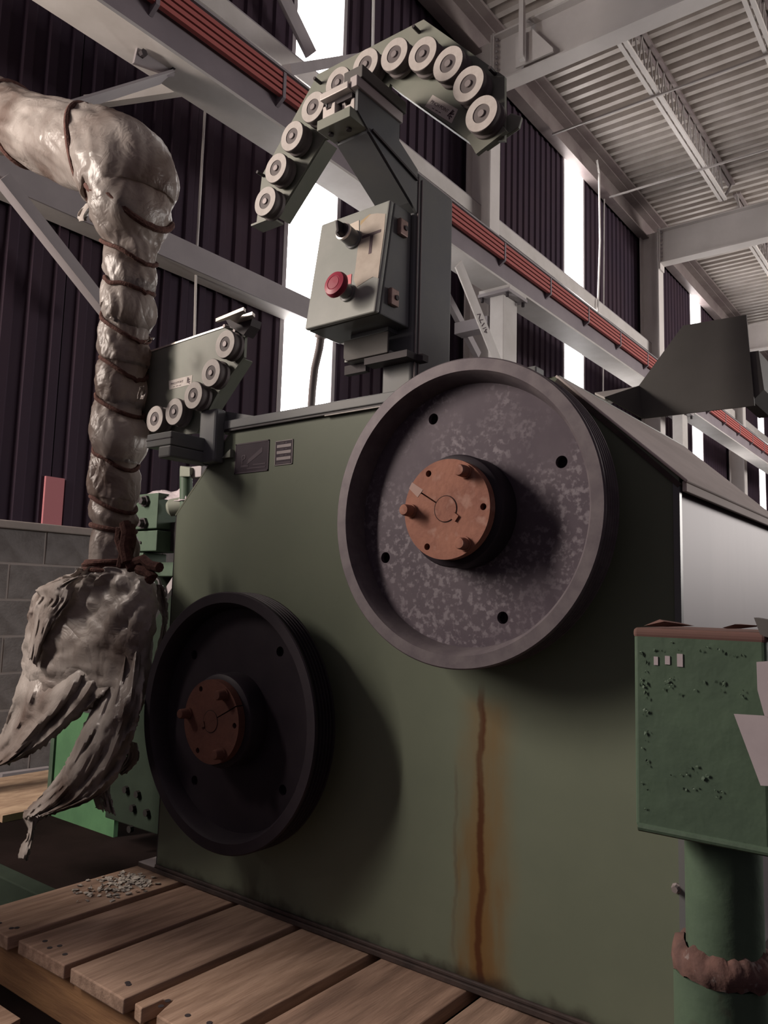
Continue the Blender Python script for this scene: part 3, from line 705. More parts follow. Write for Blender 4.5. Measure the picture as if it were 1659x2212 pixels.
# ---- pulleys
KS = 1.4545
def pulley(cx, cz, label, rim_m, web_m, rust_m, slot_deg, hole_degs, web_holes, bolts, key_deg):
    yf = KS; R = 0.3465; yb = 1.05 * KS; yw = 1.036 * KS
    t = thing('belt_pulley', label, 'pulley', (cx, yf, cz))
    prof = [(0.317, 0.0), (R - 0.003, 0.0), (R, 0.003)]
    n = 5; y0 = 0.009; p = (yb - yf - 0.012) / n
    for k in range(n):
        y = y0 + k * p
        prof += [(R, y), (R - 0.012, y + p * .32), (R - 0.012, y + p * .5), (R, y + p * .82)]
    prof += [(R, yb - yf), (0.298, yb - yf), (0.300, yw - yf), (0.310, 0.010), (0.3145, 0.004)]
    b = MB(); b.lathe(prof, (cx, yf, cz), 128, closed=True); b.build('rim', rim_m, t, smooth=True, angle=25)
    holes = [circle(cx + 0.25 * cos(radians(a)), cz + 0.25 * sin(radians(a)), 0.0135, 20) for a in web_holes]
    b = MB(); b.plate(circle(cx, cz, 0.3005, 96), holes, yw, yb - 0.008); b.build('web', web_m, t)
    b = MB(); b.lathe([(0.0, yb - 0.006), (0.297, yb - 0.006), (0.297, yb - 0.004), (0.0, yb - 0.004)], (cx, 0, cz), 64); b.build('hole_shade', m.hole, t)  # added black disc: shade behind the web holes, drawn as colour
    hr = 0.1105; yh = 0.975 * KS
    # bushing flange: split ring with three jack holes
    br = 0.0295; sa = radians(slot_deg); w = 0.0016
    out = []
    N = 72
    for i in range(1, N):
        a = sa + 2 * pi * i / N; out.append((cx + hr * cos(a), cz + hr * sin(a)))
    # slot cut into the flange edge down to the bore
    nx, nz = -sin(sa), cos(sa)
    e = [(cx + hr * cos(sa) - nx * w, cz + hr * sin(sa) - nz * w), (cx + br * cos(sa) - nx * w, cz + br * sin(sa) - nz * w),
         (cx + br * cos(sa) + nx * w, cz + br * sin(sa) + nz * w), (cx + hr * cos(sa) + nx * w, cz + hr * sin(sa) + nz * w)]
    out = out + e
    hl = [circle(cx + 0.0942 * cos(radians(a)), cz + 0.0942 * sin(radians(a)), 0.0075, 16) for a in hole_degs]
    b = MB(); b.plate(out, hl, yh, yh + 0.022); hub = b.build('hub_flange', rust_m, t)
    b = MB(); b.lathe([(0.0, yh + 0.018), (0.107, yh + 0.018), (0.107, yh + 0.0225), (0.0, yh + 0.0225)], (cx, 0, cz), 48); b.build('bore_back', m.hole, hub)
    b = MB(); b.lathe([(0.107, yh + 0.022), (0.123, yh + 0.03), (0.126, yh + 0.036), (0.126, yw)], (cx, 0, cz), 64); b.build('hub_barrel', web_m if web_m is m.sheave2 else m.sheave2, t, smooth=True)
    b = MB(); b.lathe([(0.0, yh - 0.0015), (0.0275, yh - 0.0015), (0.0285, yh), (0.0285, yh + 0.018)], (cx, 0, cz), 40); sh = b.build('shaft_end', rust_m, t, smooth=True)
    b = MB(); b.lathe([(0.0286, yh - 0.0004), (0.0298, yh - 0.0004), (0.0298, yh + 0.001), (0.0286, yh + 0.001)], (cx, 0, cz), 40, closed=True); b.build('bore_gap', m.hole, sh)
    ka = radians(key_deg); kx, kz = cx + 0.031 * cos(ka), cz + 0.031 * sin(ka)
    b = MB(); s_ = 0.0075; ux, uz = cos(ka), sin(ka)
    b.prism([(kx + s_ * (ux - uz), kz + s_ * (uz + ux)), (kx - s_ * (ux + uz), kz + s_ * (ux - uz)), (kx - s_ * (ux - uz), kz - s_ * (uz + ux)), (kx + s_ * (ux + uz), kz - s_ * (ux - uz))], yh - 0.004, yh + 0.01)
    b.build('key', rust_m, sh)
    # three cap screws
    for a, L in bolts:
        x, z = cx + 0.0925 * cos(radians(a)), cz + 0.0925 * sin(radians(a))
        b = MB(); b.lathe([(0.0, -L - .001), (0.011, -L), (0.0128, -L + 0.003), (0.0135, -0.006), (0.016, -0.006), (0.016, 0.0)], (x, yh, z), 14); b.build('cap_screw', rust_m, hub, smooth=True, angle=40)
    # shaft behind, into the cabinet
    b = MB(); b.cyl((cx, yb - 0.01, cz), (cx, YF + 0.01, cz), 0.06, 32); b.build('shaft', m.oil, t, smooth=True)
    return t, hub
t, hub = pulley(-0.929, 1.204, 'large upper grooved pulley with speckled web and rusty hub', m.rim, m.sheave, m.rust, 149, (0, 120, 240), (113, 23, -68, -157), ((58, .028), (180, .030), (-57, .024)), -37)
yh = 0.975 * KS
sa = radians(149)
b = MB(); b.prism([(-0.929 + r * cos(sa) + s * sin(sa), 1.204 + r * sin(sa) - s * cos(sa)) for r, s in ((0.112, 0.009), (0.112, -0.007), (0.080, -0.013), (0.076, 0.008))], yh - 0.0006, yh); b.build('paint_mark', m.rustpale, hub)
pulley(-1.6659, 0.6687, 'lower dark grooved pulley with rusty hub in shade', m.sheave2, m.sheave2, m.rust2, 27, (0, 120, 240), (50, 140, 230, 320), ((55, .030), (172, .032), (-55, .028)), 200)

# ================================================================== MAST, ARM, ROLLER ARCH
mast = thing('mast', 'grey square mast with cantilever arm standing on the machine top', 'mast', (-1.21, 1.69, ZTOP))
b = MB(); b.box(-1.262, -1.158, 1.60, 1.782, ZTOP + 0.006, 2.15); b.build('post', m.mast, mast, bevel=0.012, seg=4)
# thin pale rods that draw the highlights of the rounded front corner
for yy in (1.606, 1.622):
    b = MB(); b.cyl((-1.1565, yy, 1.55), (-1.1565, yy, 2.13), 0.0022, 8); b.build('corner_highlight', m.boltm, mast)
# gusset box that carries the arm
side = [(1.60, 2.03), (1.60, 2.15), (1.515, 2.19), (1.515, 2.238), (1.345, 2.238), (1.345, 2.182), (1.39, 2.153), (1.57, 2.05)]
for X in (-1.1605, -1.2585):
    b = MB(); b.prism(side, X - 0.004, X + 0.004, 'X'); b.build('side_gusset', m.mast, mast)
b = MB(); b.prism([(1.605, 2.030), (1.57, 2.046), (1.39, 2.149), (1.39, 2.158), (1.57, 2.056), (1.605, 2.040)], -1.2575, -1.162, 'X'); b.build('under_plate', m.mast, mast)
b = MB(); b.box(-1.254, -1.164, 1.40, 1.515, 2.222, 2.236); b.build('arm_top', m.mast, mast)
b = MB(); b.bar((-1.1535, 1.40, 2.158), (-1.1535, 1.595, 2.118), 0.006, 0.006, (1, 0, 0)); b.build('weld_bead', m.dark, mast)
b = MB(); b.box(-1.268, -1.160, 1.322, 1.395, 2.156, 2.183); b.build('clamp_plate', m.plate, mast, bevel=0.002)
b = MB(); b.box(-1.172, -1.150, 1.332, 1.52, 2.238, 2.266); b.build('slide_bar', m.conduit, mast, bevel=0.002)
b = MB(); b.box(-1.205, -1.145, 1.345, 1.528, 2.266, 2.298); b.build('slide_channel', m.hood, mast, bevel=0.002)
# grooved guide blocks above the clamp plate
def wblock(x0, x1, z0, z1, y0, y1):
    w = x1 - x0; g = 0.28 * w; c = (x0 + x1) / 2
    b = MB(); b.prism([(x0, z0), (x1, z0), (x1, z1), (c + g, z1), (c + g * .6, z1 - .012), (c - g * .6, z1 - .012), (c - g, z1), (x0, z1)], y0, y1); b.build('guide_block', m.steelw, mast, bevel=0.001)
wblock(-1.262, -1.222, 2.183, 2.224, 1.335, 1.40)
wblock(-1.212, -1.172, 2.183, 2.224, 1.35, 1.41)
b = MB(); b.box(-1.258, -1.176, 1.345, 1.40, 2.224, 2.238); b.build('guide_block', m.dark, mast)
b = MB(); b.box(-1.266, -1.174, 1.326, 1.352, 2.238, 2.256); b.build('guide_block', m.steelw, mast, bevel=0.002)
b = MB(); b.box(-1.262, -1.230, 1.352, 1.40, 2.252, 2.262); b.build('guide_block', m.steelw, mast, bevel=0.001)
b = MB(); b.box(-1.215, -1.176, 1.352, 1.40, 2.256, 2.272); b.build('guide_block', m.steelw, mast, bevel=0.001)
for x, y in ((-1.245, 1.35), (-1.195, 1.36)):
    b = MB(); b.cyl((x, y, 2.151), (x, y, 2.156), 0.007, 12); b.build('bolt', m.dark, mast)

def roller_template(parent, cx, yfront, cz, R):
    """grooved roller: dark body, pale side ring, bolt"""
    b = MB(); D = 0.04
    b.lathe([(R * .52, 0.0015), (R * .98, 0.0015), (R, 0.004), (R, 0.012), (R * .9, 0.016), (R * .9, 0.026), (R, 0.03), (R, D), (R * .5, D), (R * .45, D + .014), (0, D + .014)], (cx, yfront, cz), 40)
    r = b.build('roller', m.rubber, parent, smooth=True, angle=30, at=(cx, yfront, cz))
    b = MB(); b.lathe([(R * .50, 0.006), (R * .52, 0.0), (R * .96, 0.0), (R * .97, 0.002), (R * .51, 0.012)], (cx, yfront, cz), 40, closed=True); b.build('side_ring', m.ring, r, smooth=True, angle=30)
    b = MB(); b.lathe([(R * .50, 0.004), (R * .44, 0.008), (R * .36, 0.008), (R * .34, 0.016)], (cx, yfront, cz), 32); b.build('bearing', m.bearing, r, smooth=True, angle=30)
    b = MB(); b.lathe([(0, -0.002), (R * .19, -0.002), (R * .21, 0.0), (R * .21, 0.018)], (cx, yfront, cz), 12); b.build('bolt', m.boltm, r)
    return r
# arch
PYL = 1.53
ra = thing('roller_arch', 'grey arch shaped plate with eleven pale rollers on top of the mast', 'roller guide', (-0.8473 * 1.48, PYL, 2.05))
def sc(p, y): return (p[0] * y, 1 + (p[1] - 1) * y)
pl = [(-1.1144, 1.7298), (-1.104, 1.835), (-.9615, 1.991), (-.718, 1.9895), (-.56, 1.819), (-.559, 1.712), (-.6234, 1.7365), (-.787, 1.900), (-.80, 1.868), (-.89, 1.845), (-.9396, 1.852), (-1.0577, 1.7344)]
b = MB(); b.prism([sc(p, PYL) for p in pl], PYL, PYL + 0.010); b.build('arch_plate', m.plate, ra)
# rear stiffening flange along the inner edge of the arch
for p, q in (((-.6234, 1.7365), (-.787, 1.900)), ((-.9396, 1.852), (-1.0577, 1.7344))):
    a_, c_ = sc(p, PYL), sc(q, PYL)
    b = MB(); b.bar((a_[0], PYL + 0.03, a_[1]), (c_[0], PYL + 0.03, c_[1]), 0.05, 0.006, (1, 0, 1) if p[0] > -.8 else (-1, 0, 1)); b.build('edge_flange', m.plate, ra)
a_, c_ = sc((-1.1144, 1.7298), PYL), sc((-1.0577, 1.7344), PYL)
b = MB(); b.box(a_[0], c_[0], PYL - 0.02, PYL + 0.03, a_[1] - 0.006, a_[1]); b.build('foot_lip', m.plate, ra)
b = MB(); b.prism([sc(p, PYL) for p in ((-.6234, 1.7365), (-.575, 1.758), (-.552, 1.722), (-.605, 1.702))], PYL - 0.012, PYL); b.build('lug', m.plate, ra)
b = MB(); b.prism([sc(p, PYL + .02) for p in ((-.60, 1.735), (-.545, 1.750), (-.528, 1.738), (-.533, 1.722), (-.59, 1.705))], PYL + 0.012, PYL + 0.024); b.build('lug', m.plate, ra, bevel=0.003)
cxr, czr, rr, yr = -0.84734 * 1.48, 1 + 0.70736 * 1.48, 0.25438 * 1.48, 1.48
r0 = None
for k in range(11):
    a = radians(15 + 14.92 * k)
    px, pz = cxr + rr * cos(a), czr + rr * sin(a)
    if r0 is None: r0 = roller_template(ra, px, yr, pz, 0.0445)
    else: copy_part(r0, ra, Vector((px, yr, pz)) - wloc(ra))
for u, v in ((906, 70), (1070, 160), (693, 180), (570, 380)):
    q = PY(u, v, PYL); b = MB(); b.cyl((q.x, PYL - 0.028, q.z), (q.x, PYL, q.z), 0.005, 8); b.build('stud', m.dark, ra)
def sticker(c4, y, parent, fs):
    pts = [PY(u, v, y) for u, v in c4]
    b = MB(); b.prism([(p.x, p.z) for p in pts], y - 0.0008, y); s = b.build('warning_sticker', m.sticker, parent); s['label'] = 'white warning sticker'
    tl, tr, br_, bl_ = pts
    xd = (tr - tl).normalized(); yd = (tl - bl_).normalized(); w = (tr - tl).length; h = (tl - bl_).length
    ctr = (tl + br_) / 2 + Vector((0, -0.001, 0))
    text('lettering', 'PINCH POINT', fs * 0.56, m.ink, s, ctr - xd * w * 0.12 + yd * h * 0.06, xd, yd, 0.0002)
    # hand caught between rollers: bar and finger strokes
    hc = ctr + xd * w * 0.36
    b = MB()
    for dx, dy, l, aa in ((-.16, .05, .62, 75), (-.04, .12, .42, 55), (.07, .05, .34, 20), (.09, -.14, .3, -10), (.02, -.26, .34, -35)):
        p = hc + xd * dx * h + yd * dy * h; d = xd * cos(radians(aa)) + yd * sin(radians(aa))
        b.bar(p - d * l * h * .5, p + d * l * h * .5, 0.0004, h * .11, d.cross(Vector((0, -1, 0))))
    b.build('hand_pictogram', m.ink, s)
    b = MB()
    for k in range(3): p = ctr - xd * w * (0.30 - .13 * k) - yd * h * 0.30; b.bar(p, p + xd * w * (.08 + .02 * (k % 2)), 0.0004, h * .06, yd)
    b.build('fine_print', m.ink, s)
sticker(((935, 205), (990, 237), (976, 267), (918, 230)), PYL, ra, 0.021)

# left roller plate on its own bracket
PL2 = 1.575
rp = thing('roller_plate', 'grey plate with five pale rollers on a bracket left of the machine', 'roller guide', (-2.1, PL2, 1.5))
pts = [(304, 769), (491, 707), (530, 715), (527, 771), (470, 850), (425, 935), (304, 950)]
b = MB(); b.prism([(PY(u, v, PL2).x, PY(u, v, PL2).z) for u, v in pts], PL2, PL2 + 0.01); b.build('plate', m.plate, rp)
q0, q1 = PY(304, 768, PL2), PY(491, 706, PL2)
b = MB(); b.bar((q0.x, PL2 + 0.02, q0.z + 0.003), (q1.x, PL2 + 0.02, q1.z + 0.003), 0.045, 0.006); b.build('top_flange', m.steelw, rp)
q0, q1 = PY(425, 935, PL2 + 0.02), PY(527, 775, PL2 + 0.02)
b = MB(); b.bar((q0.x, PL2 + 0.03, q0.z), (q1.x, PL2 + 0.03, q1.z), 0.05, 0.006, (1, 0, -1)); b.build('edge_flange', m.plate, rp)
for u, v in ((485.6, 743), (455, 805), (417, 853.5), (375.5, 889), (333.8, 904.7)):
    p = PY(u, v, 1.52); copy_part(r0, rp, Vector((p.x, 1.52, p.z)) - wloc(rp))
sticker(((365, 823), (416, 810), (414, 830), (366, 842)), PL2, rp, 0.019)
for u, v in ((494, 708), (516, 718)):
    q = PY(u, v, PL2); b = MB(); b.cyl((q.x, PL2 - 0.02, q.z), (q.x, PL2, q.z), 0.006, 8); b.build('stud', m.boltm, rp)
# pale forked guide on the plate's upper corner
fk = [PY(u, v, 1.54) for u, v in ((466, 688), (526, 663), (532, 670), (512, 684), (545, 673), (552, 678), (516, 694), (495, 682))]
b = MB(); zt_ = fk[0].z
fz = PY(500, 690, 1.54).z
b.prism([(PZ(u, v, fz).x, PZ(u, v, fz).y) for u, v in ((466, 688), (526, 663), (531, 668), (512, 684), (545, 673), (551, 679), (516, 694), (496, 683), (470, 690))], fz - 0.010, fz, 'Z'); q = b.build('fork_guide', m.steelw, rp); q['label'] = 'bright forked guide'
q0 = [PY(u, v, PL2 - 0.01) for u, v in ((488, 684), (550, 690), (546, 705), (531, 726), (500, 706))]
b = MB(); b.prism([(p.x, p.z) for p in q0], PL2 - 0.02, PL2 + 0.02); b.build('fork_bracket', m.dark, rp)

# bracket that carries the left roller plate
br = thing('roller_bracket', 'dark grey block bracket under the left roller plate at the machine shoulder', 'bracket', (-2.0, 1.5, 1.43))
b = MB(); b.box(-2.045, -1.925, 1.43, 1.60, 1.452, 1.494); b.build('block', m.mast, br, bevel=0.003)
b = MB(); b.box(-2.046, -1.9245, 1.4285, 1.435, 1.4730, 1.4755); b.build('joint_line', m.dark, br)
b = MB(); b.box(-1.985, -1.926, 1.43, 1.60, 1.415, 1.452); b.build('lower_block', m.mast, br, bevel=0.006)
b = MB(); b.box(-1.955, -1.875, 1.556, 1.598, 1.415, 1.585); b.build('upright', m.mast, br, bevel=0.008)
b = MB(); b.lathe([(0.0, -0.012), (0.034, -0.012), (0.036, -0.008), (0.036, 0.07), (0.0, 0.07)], (-1.918, 1.60, 1.556), 28); b.build('pivot_boss', m.mast, br, smooth=True)
b = MB(); b.prism([(-1.89, 1.55), (-1.89, 1.585), (-1.74, 1.55), (-1.74, 1.549)], 1.605, 1.655); b.build('strap', m.mast, br)
b = MB(); b.prism([(-1.875, 1.43), (-1.835, 1.43), (-1.835, 1.455)], 1.585, 1.60); b.build('gusset', m.plate, br)

# ================================================================== CONTROL BOX
tr, brc, bl_, tl = Vector((-1.172, 1.505, 2.030)), Vector((-1.172, 1.455, 1.712)), Vector((-1.413, 1.455, 1.722)), Vector((-1.413, 1.505, 2.030))
brc.z = bl_.z = 1.714
YK = 1.598
cb = thing('control_box', 'grey control box with red stop button hung on the mast front', 'control box', (-1.29, 1.53, 1.714))
b = MB(); e_ = 0.018
b.hexa([(bl_.x, bl_.y + e_, bl_.z), (brc.x, brc.y + e_, brc.z), (brc.x, YK, brc.z), (bl_.x, YK, bl_.z), (tl.x, tl.y + e_, tl.z), (tr.x, tr.y + e_, tr.z), (tr.x, YK, tr.z), (tl.x, YK, tl.z)])
b.build('case', m.mast, cb, bevel=0.004)
# door (sloped)
nrm = (tr - tl).cross(bl_ - tl).normalized()
if nrm.y > 0: nrm = -nrm
up = (tl - bl_).normalized(); xr = Vector((1, 0, 0))
dep = Vector((0, e_, 0))
b = MB(); b.hexa([bl_, brc, brc + dep, bl_ + dep, tl, tr, tr + dep, tl + dep]); door = b.build('door', m.box, cb, bevel=0.006, seg=3)
def onbox(u, v, off=0.0):
    r = _ray(u, v); P0 = tl + nrm * off; tt = (P0 - EYE).dot(nrm) / r.dot(nrm); return EYE + r * tt
def flat(pts, th, name, material, parent):
    b = MB(); A = [onbox(u, v) for u, v in pts]; B = [p + nrm * th for p in A]
    va = [b.bm.verts.new(p) for p in A]; vb = [b.bm.verts.new(p) for p in B]; n = len(A)
    b.bm.faces.new(va[::-1]); b.bm.faces.new(vb)
    for i in range(n): b.bm.faces.new([va[i], va[(i + 1) % n], vb[(i + 1) % n], vb[i]])
    return b.build(name, material, parent)
tp = flat([(801, 463), (815, 461), (833, 462), (830, 500), (822, 560), (817, 601), (806, 598), (797, 603), (783, 612), (771, 620), (764, 605), (768, 580), (775, 520), (779, 487)], 0.0007, 'masking_tape', m.tape, cb)
tp['label'] = 'strip of masking tape marked T'
flat([(779, 478), (800, 462), (802, 482), (778, 487)], 0.0006, 'tape_scrap', m.tape2, cb)
def stroke(a, c, w, parent):
    A, C_ = onbox(*a, 0.0009), onbox(*c, 0.0009); b = MB(); b.bar(A, C_, 0.0005, w, (C_ - A).cross(nrm)); return b.build('marker_stroke', m.ink, parent)
stroke((782, 513), (823, 498), 0.0085, tp); stroke((803, 508), (799, 548), 0.0095, tp)
flat([(752, 487), (776, 476), (776, 505), (771, 509), (756, 505)], 0.0012, 'legend_plate', m.legend, cb)
for a, c in (((755, 488), (760, 485)), ((763, 490), (770, 488))): stroke(a, c, 0.0045, cb)
flat([(742, 598), (760, 592), (758, 619), (754, 622), (742, 615)], 0.0012, 'legend_plate', m.redplate, cb)
def axis_lathe(base, prof, n, name, material, parent):
    a = nrm.cross(Vector((0, 0, 1))).normalized(); c = nrm.cross(a); b = MB(); rings = []
    for r, t_ in prof: rings.append([b.bm.verts.new(base + nrm * t_ + (a * cos(2 * pi * i / n) + c * sin(2 * pi * i / n)) * max(r, 1e-5)) for i in range(n)])
    for A, B in zip(rings, rings[1:]):
        for i in range(n): b.bm.faces.new([A[i], A[(i + 1) % n], B[(i + 1) % n], B[i]])
    b.bm.faces.new(rings[0]); b.bm.faces.new(rings[-1])
    return b.build(name, material, parent, smooth=True, angle=30)
sb = onbox(765, 519); 
sw = axis_lathe(sb, [(0.026, 0), (0.026, 0.006), (0.0225, 0.008), (0.0225, 0.040), (0.0205, 0.0405)], 32, 'selector_switch', m.mast, cb)
axis_lathe(sb, [(0.0225, 0.040), (0.0235, 0.041), (0.0235, 0.047), (0.020, 0.048)], 32, 'bezel', m.steelw, sw)
kc = sb + nrm * 0.048
d1 = (up * 0.96 - xr * 0.28).normalized(); d2 = d1.cross(nrm)
b = MB(); b.hexa([kc - d1 * .020 - d2 * .008, kc + d1 * .020 - d2 * .008, kc + d1 * .020 + d2 * .008, kc - d1 * .020 + d2 * .008,
                  kc - d1 * .019 - d2 * .004 + nrm * .022, kc + d1 * .019 - d2 * .004 + nrm * .022, kc + d1 * .019 + d2 * .004 + nrm * .022, kc - d1 * .019 + d2 * .004 + nrm * .022]); b.build('knob', m.black, sw, bevel=0.002)
axis_lathe(sb, [(0.0195, 0.0475), (0.0195, 0.052), (0.0, 0.052)], 24, 'knob_base', m.black, sw)
eb = onbox(752, 634)
es = axis_lathe(eb, [(0.024, 0), (0.024, 0.006), (0.019, 0.008), (0.018, 0.030), (0.0165, 0.034)], 32, 'stop_button', m.mast, cb); es['label'] = 'red mushroom stop button'
axis_lathe(eb, [(0.016, 0.028), (0.016, 0.036), (0.031, 0.038), (0.0345, 0.043), (0.0345, 0.050), (0.031, 0.057), (0.020, 0.0595), (0.0185, 0.0585), (0.017, 0.0595), (0.0, 0.060)], 48, 'mushroom_head', m.red, es)
# hinge latches on the right side
for u, v in ((866, 494), (846, 644)):
    p = PX(u, v, brc.x)
    b = MB(); b.box(brc.x - 0.001, brc.x + 0.012, p.y - 0.017, p.y + 0.017, p.z - 0.022, p.z + 0.022); h = b.build('hinge', m.latch, cb, bevel=0.003)
    b = MB(); b.cyl((brc.x + 0.012, p.y + .006, p.z), (brc.x + 0.015, p.y + .006, p.z), 0.007, 10); b.build('hinge_screw', m.dark, h)
# bracket below the box
bk = thing('box_bracket', 'folded dark bracket on the mast below the control box', 'bracket', (-1.27, 1.56, 1.65))
lx = PY(743, 770, 1.555).x
b = MB(); b.prism([(lx, 1.70), (lx, 1.652), (lx + .01, 1.642), (-1.205, 1.642), (-1.205, 1.70)], 1.552, 1.558); b.build('front_lip', m.hood, bk, bevel=0.002)  # dark sheet colour in place of the shade under the box
b = MB(); b.box(lx + 0.02, -1.21, 1.558, 1.60, 1.704, 1.7145); b.build('hanger_plate', m.mast, bk)
b = MB(); b.box(lx, -1.20, 1.558, 1.60, 1.642, 1.648); b.build('shelf', m.box, bk)
b = MB(); b.prism([(-1.285, 1.555), (-1.145, 1.555), (-1.145, 1.60), (-1.13, 1.605), (-1.13, 1.63), (-1.157, 1.63), (-1.157, 1.599), (-1.285, 1.599)], 1.622, 1.640, 'Z'); b.build('shelf_plate', m.dark, bk)
b = MB(); b.box(-1.375, -1.30, 1.58, 1.598, 1.615, 1.64); b.build('rear_lip', m.dark, bk)
# flexible conduit from the box to the machine top
pts = [(-1.375, 1.56, 1.716), (-1.378, 1.57, 1.68), (-1.392, 1.60, 1.62), (-1.402, 1.62, 1.56), (-1.405, 1.63, ZTOP + 0.01)]
b = MB(); b.tube([PY(694, 722, 1.56), PY(690, 752, 1.58), PY(680, 795, 1.62), PY(675, 840, 1.65), PY(672, 884, 1.67)], 0.0115, 16)
o = b.build('flexible_conduit', m.conduit, at=(-1.38, 1.56, 1.716), smooth=True); tag(o, 'grey cable conduit curving from the control box down to the machine top', 'cable')
b = MB(); b.cyl(PY(695, 714, 1.56), PY(693, 730, 1.565), 0.017, 16); o = b.build('cable_gland', m.conduit, at=tuple(PY(695, 714, 1.56)), smooth=True); tag(o, 'grey cable gland under the control box where the conduit leaves it', 'gland')

# ================================================================== HOOD on the sloped lid
HY = 2.44
hd = thing('sheet_hood', 'dark grey sheet metal hood rising from the sloped lid', 'hood', (-0.7, HY, 1.6))
hp = [PY(u, v, HY) for u, v in ((1390, 904), (1630, 876), (1612, 680), (1475, 703), (1380, 833))]
b = MB(); b.prism([(p.x, p.z) for p in hp], HY, HY + 0.006); b.build('front_plate', m.hood, hd)
tri = [PY(1380, 833, HY), PY(1390, 904, HY)]
a_ = Vector((-0.862, 2.20, 1.622)); 
rr_ = _ray(1308, 857); a_ = EYE + rr_ * (2.17 / rr_.y)
b = MB()
A = [tri[0], tri[1], a_]; Bv = [p + Vector((-0.006, 0.004, 0)) for p in A]
va = [b.bm.verts.new(p) for p in A]; vb = [b.bm.verts.new(p) for p in Bv]; b.bm.faces.new(va); b.bm.faces.new(vb[::-1])
for i in range(3): b.bm.faces.new([va[i], vb[i], vb[(i + 1) % 3], va[(i + 1) % 3]])
b.build('wing_plate', m.hood, hd)
# dusty ramp behind the wing
rq = _ray(1285, 848); c_ = EYE + rq * (2.24 / rq.y)
b = MB(); b.hexa([A[0] + Vector((-.004, .006, -.006)), A[2] + Vector((-.004, .006, -.006)), c_ + Vector((0, 0, -.006)), A[0] + Vector((-.16, .16, -.006)), A[0] + Vector((-.004, .006, 0)), A[2] + Vector((-.004, .006, 0)), c_, A[0] + Vector((-.16, .16, 0))])
b.build('ramp', m.hoodtop, hd)
hq = [PY(u, v, HY + 0.05) for u, v in ((1606, 770), (1645, 765), (1657, 848), (1632, 872), (1606, 875))]
b = MB(); b.prism([(p.x, p.z) for p in hq], HY + 0.012, HY + 0.25); b.build('rear_box', m.hood, hd)

# ================================================================== WRAPPED PIPE
YP = 1.50
def disp_field(p, s, amt): return noise.noise(Vector(p) * s) * amt
ctl = [(-120, 205, 74), (-50, 228, 76), (0, 252, 74), (40, 268, 66), (75, 285, 72), (130, 300, 78), (185, 322, 84), (225, 338, 86), (262, 362, 97), (283, 398, 96), (282, 436, 84), (284, 470, 84), (280, 510, 68), (279, 540, 56),
       (282, 575, 58), (280, 610, 54), (276, 630, 54), (282, 665, 57), (272, 690, 52), (268, 706, 52), (270, 748, 55), (268, 778, 51), (266, 792, 51), (265, 830, 53), (258, 862, 51), (255, 878, 51), (257, 920, 58), (259, 955, 57), (252, 985, 51), (250, 996, 50),
       (246, 1035, 52), (246, 1070, 50), (245, 1085, 49), (245, 1115, 49), (245, 1142, 47), (246, 1180, 50), (245, 1215, 48)]
# resample
def resample(c, n):
    out = []
    for i in range(n):
        t_ = i / (n - 1) * (len(c) - 1); k = min(int(t_), len(c) - 2); f = t_ - k
        p0, p1, p2, p3 = c[max(k - 1, 0)], c[k], c[k + 1], c[min(k + 2, len(c) - 1)]
        out.append(tuple(0.5 * ((2 * b_) + (-a + c_) * f + (2 * a - 5 * b_ + 4 * c_ - d) * f * f + (-a + 3 * b_ - 3 * c_ + d) * f ** 3) for a, b_, c_, d in zip(p0, p1, p2, p3)))
    return out
rs = resample(ctl, 230)
path = [PY(u, v, YP) for u, v, r in rs]
rad = [r * (FWD.dot(p - EYE)) / F for (u, v, r), p in zip(rs, path)]
for p in path: p.y = YP
wp = thing('wrapped_pipe', 'gooseneck pipe wrapped in dirty plastic film and tied with twine', 'wrapped pipe', (-3.35, YP, 0))
def idx(v): return min(range(len(rs)), key=lambda k: abs(rs[k][1] - v) if rs[k][0] > 200 else 1e9)
TIES = [(idx(v), 7.0) for v in (545, 625, 705, 790, 875, 990, 1083)] + [(idx(1142), 3.0)]
def crumple(k, i, n):
    a = 2 * pi * i / n
    pin = sum(math.exp(-((k - s_ - h_ * sin(-a)) / 3.0) ** 2) for s_, h_ in TIES)
    q = Vector((cos(a), sin(a), k * 0.045))
    w = noise.noise(q * 1.4) * 0.10
    # long twisted creases running round the pipe, sharp at the ridge
    t1 = noise.noise(Vector((cos(a + k * .05) * 1.9, sin(a + k * .05) * 1.9, k * 0.035 + 3)))
    t2 = noise.noise(Vector((cos(a - k * .03) * 3.4, sin(a - k * .03) * 3.4, k * 0.09 + 8)))
    return (1.0 + w + 0.12 * (0.35 - abs(t1) * 1.4) + 0.05 * (0.3 - abs(t2) * 1.5)) * (1.03 - 0.17 * min(pin, 1))
b = MB(); b.tube(path, rad, 84, cap=True, disp=crumple); b.build('plastic_wrap', m.film, wp, smooth=True, angle=60)
# pipe arm and stand outside the wrap
e0 = path[0]
b = MB(); b.tube([path[6], e0 + Vector((-0.15, 0, 0.06)), (-3.86, YP, e0.z - 0.02), (-3.95, YP, e0.z - 0.2), (-3.95, YP, 0.0)], 0.062, 24); b.build('pipe', m.greyst, wp, smooth=True)
b = MB(); b.box(-4.08, -3.75, YP - 0.2, YP + 0.2, 0, 0.03); b.build('stand_plate', m.greyst, wp)
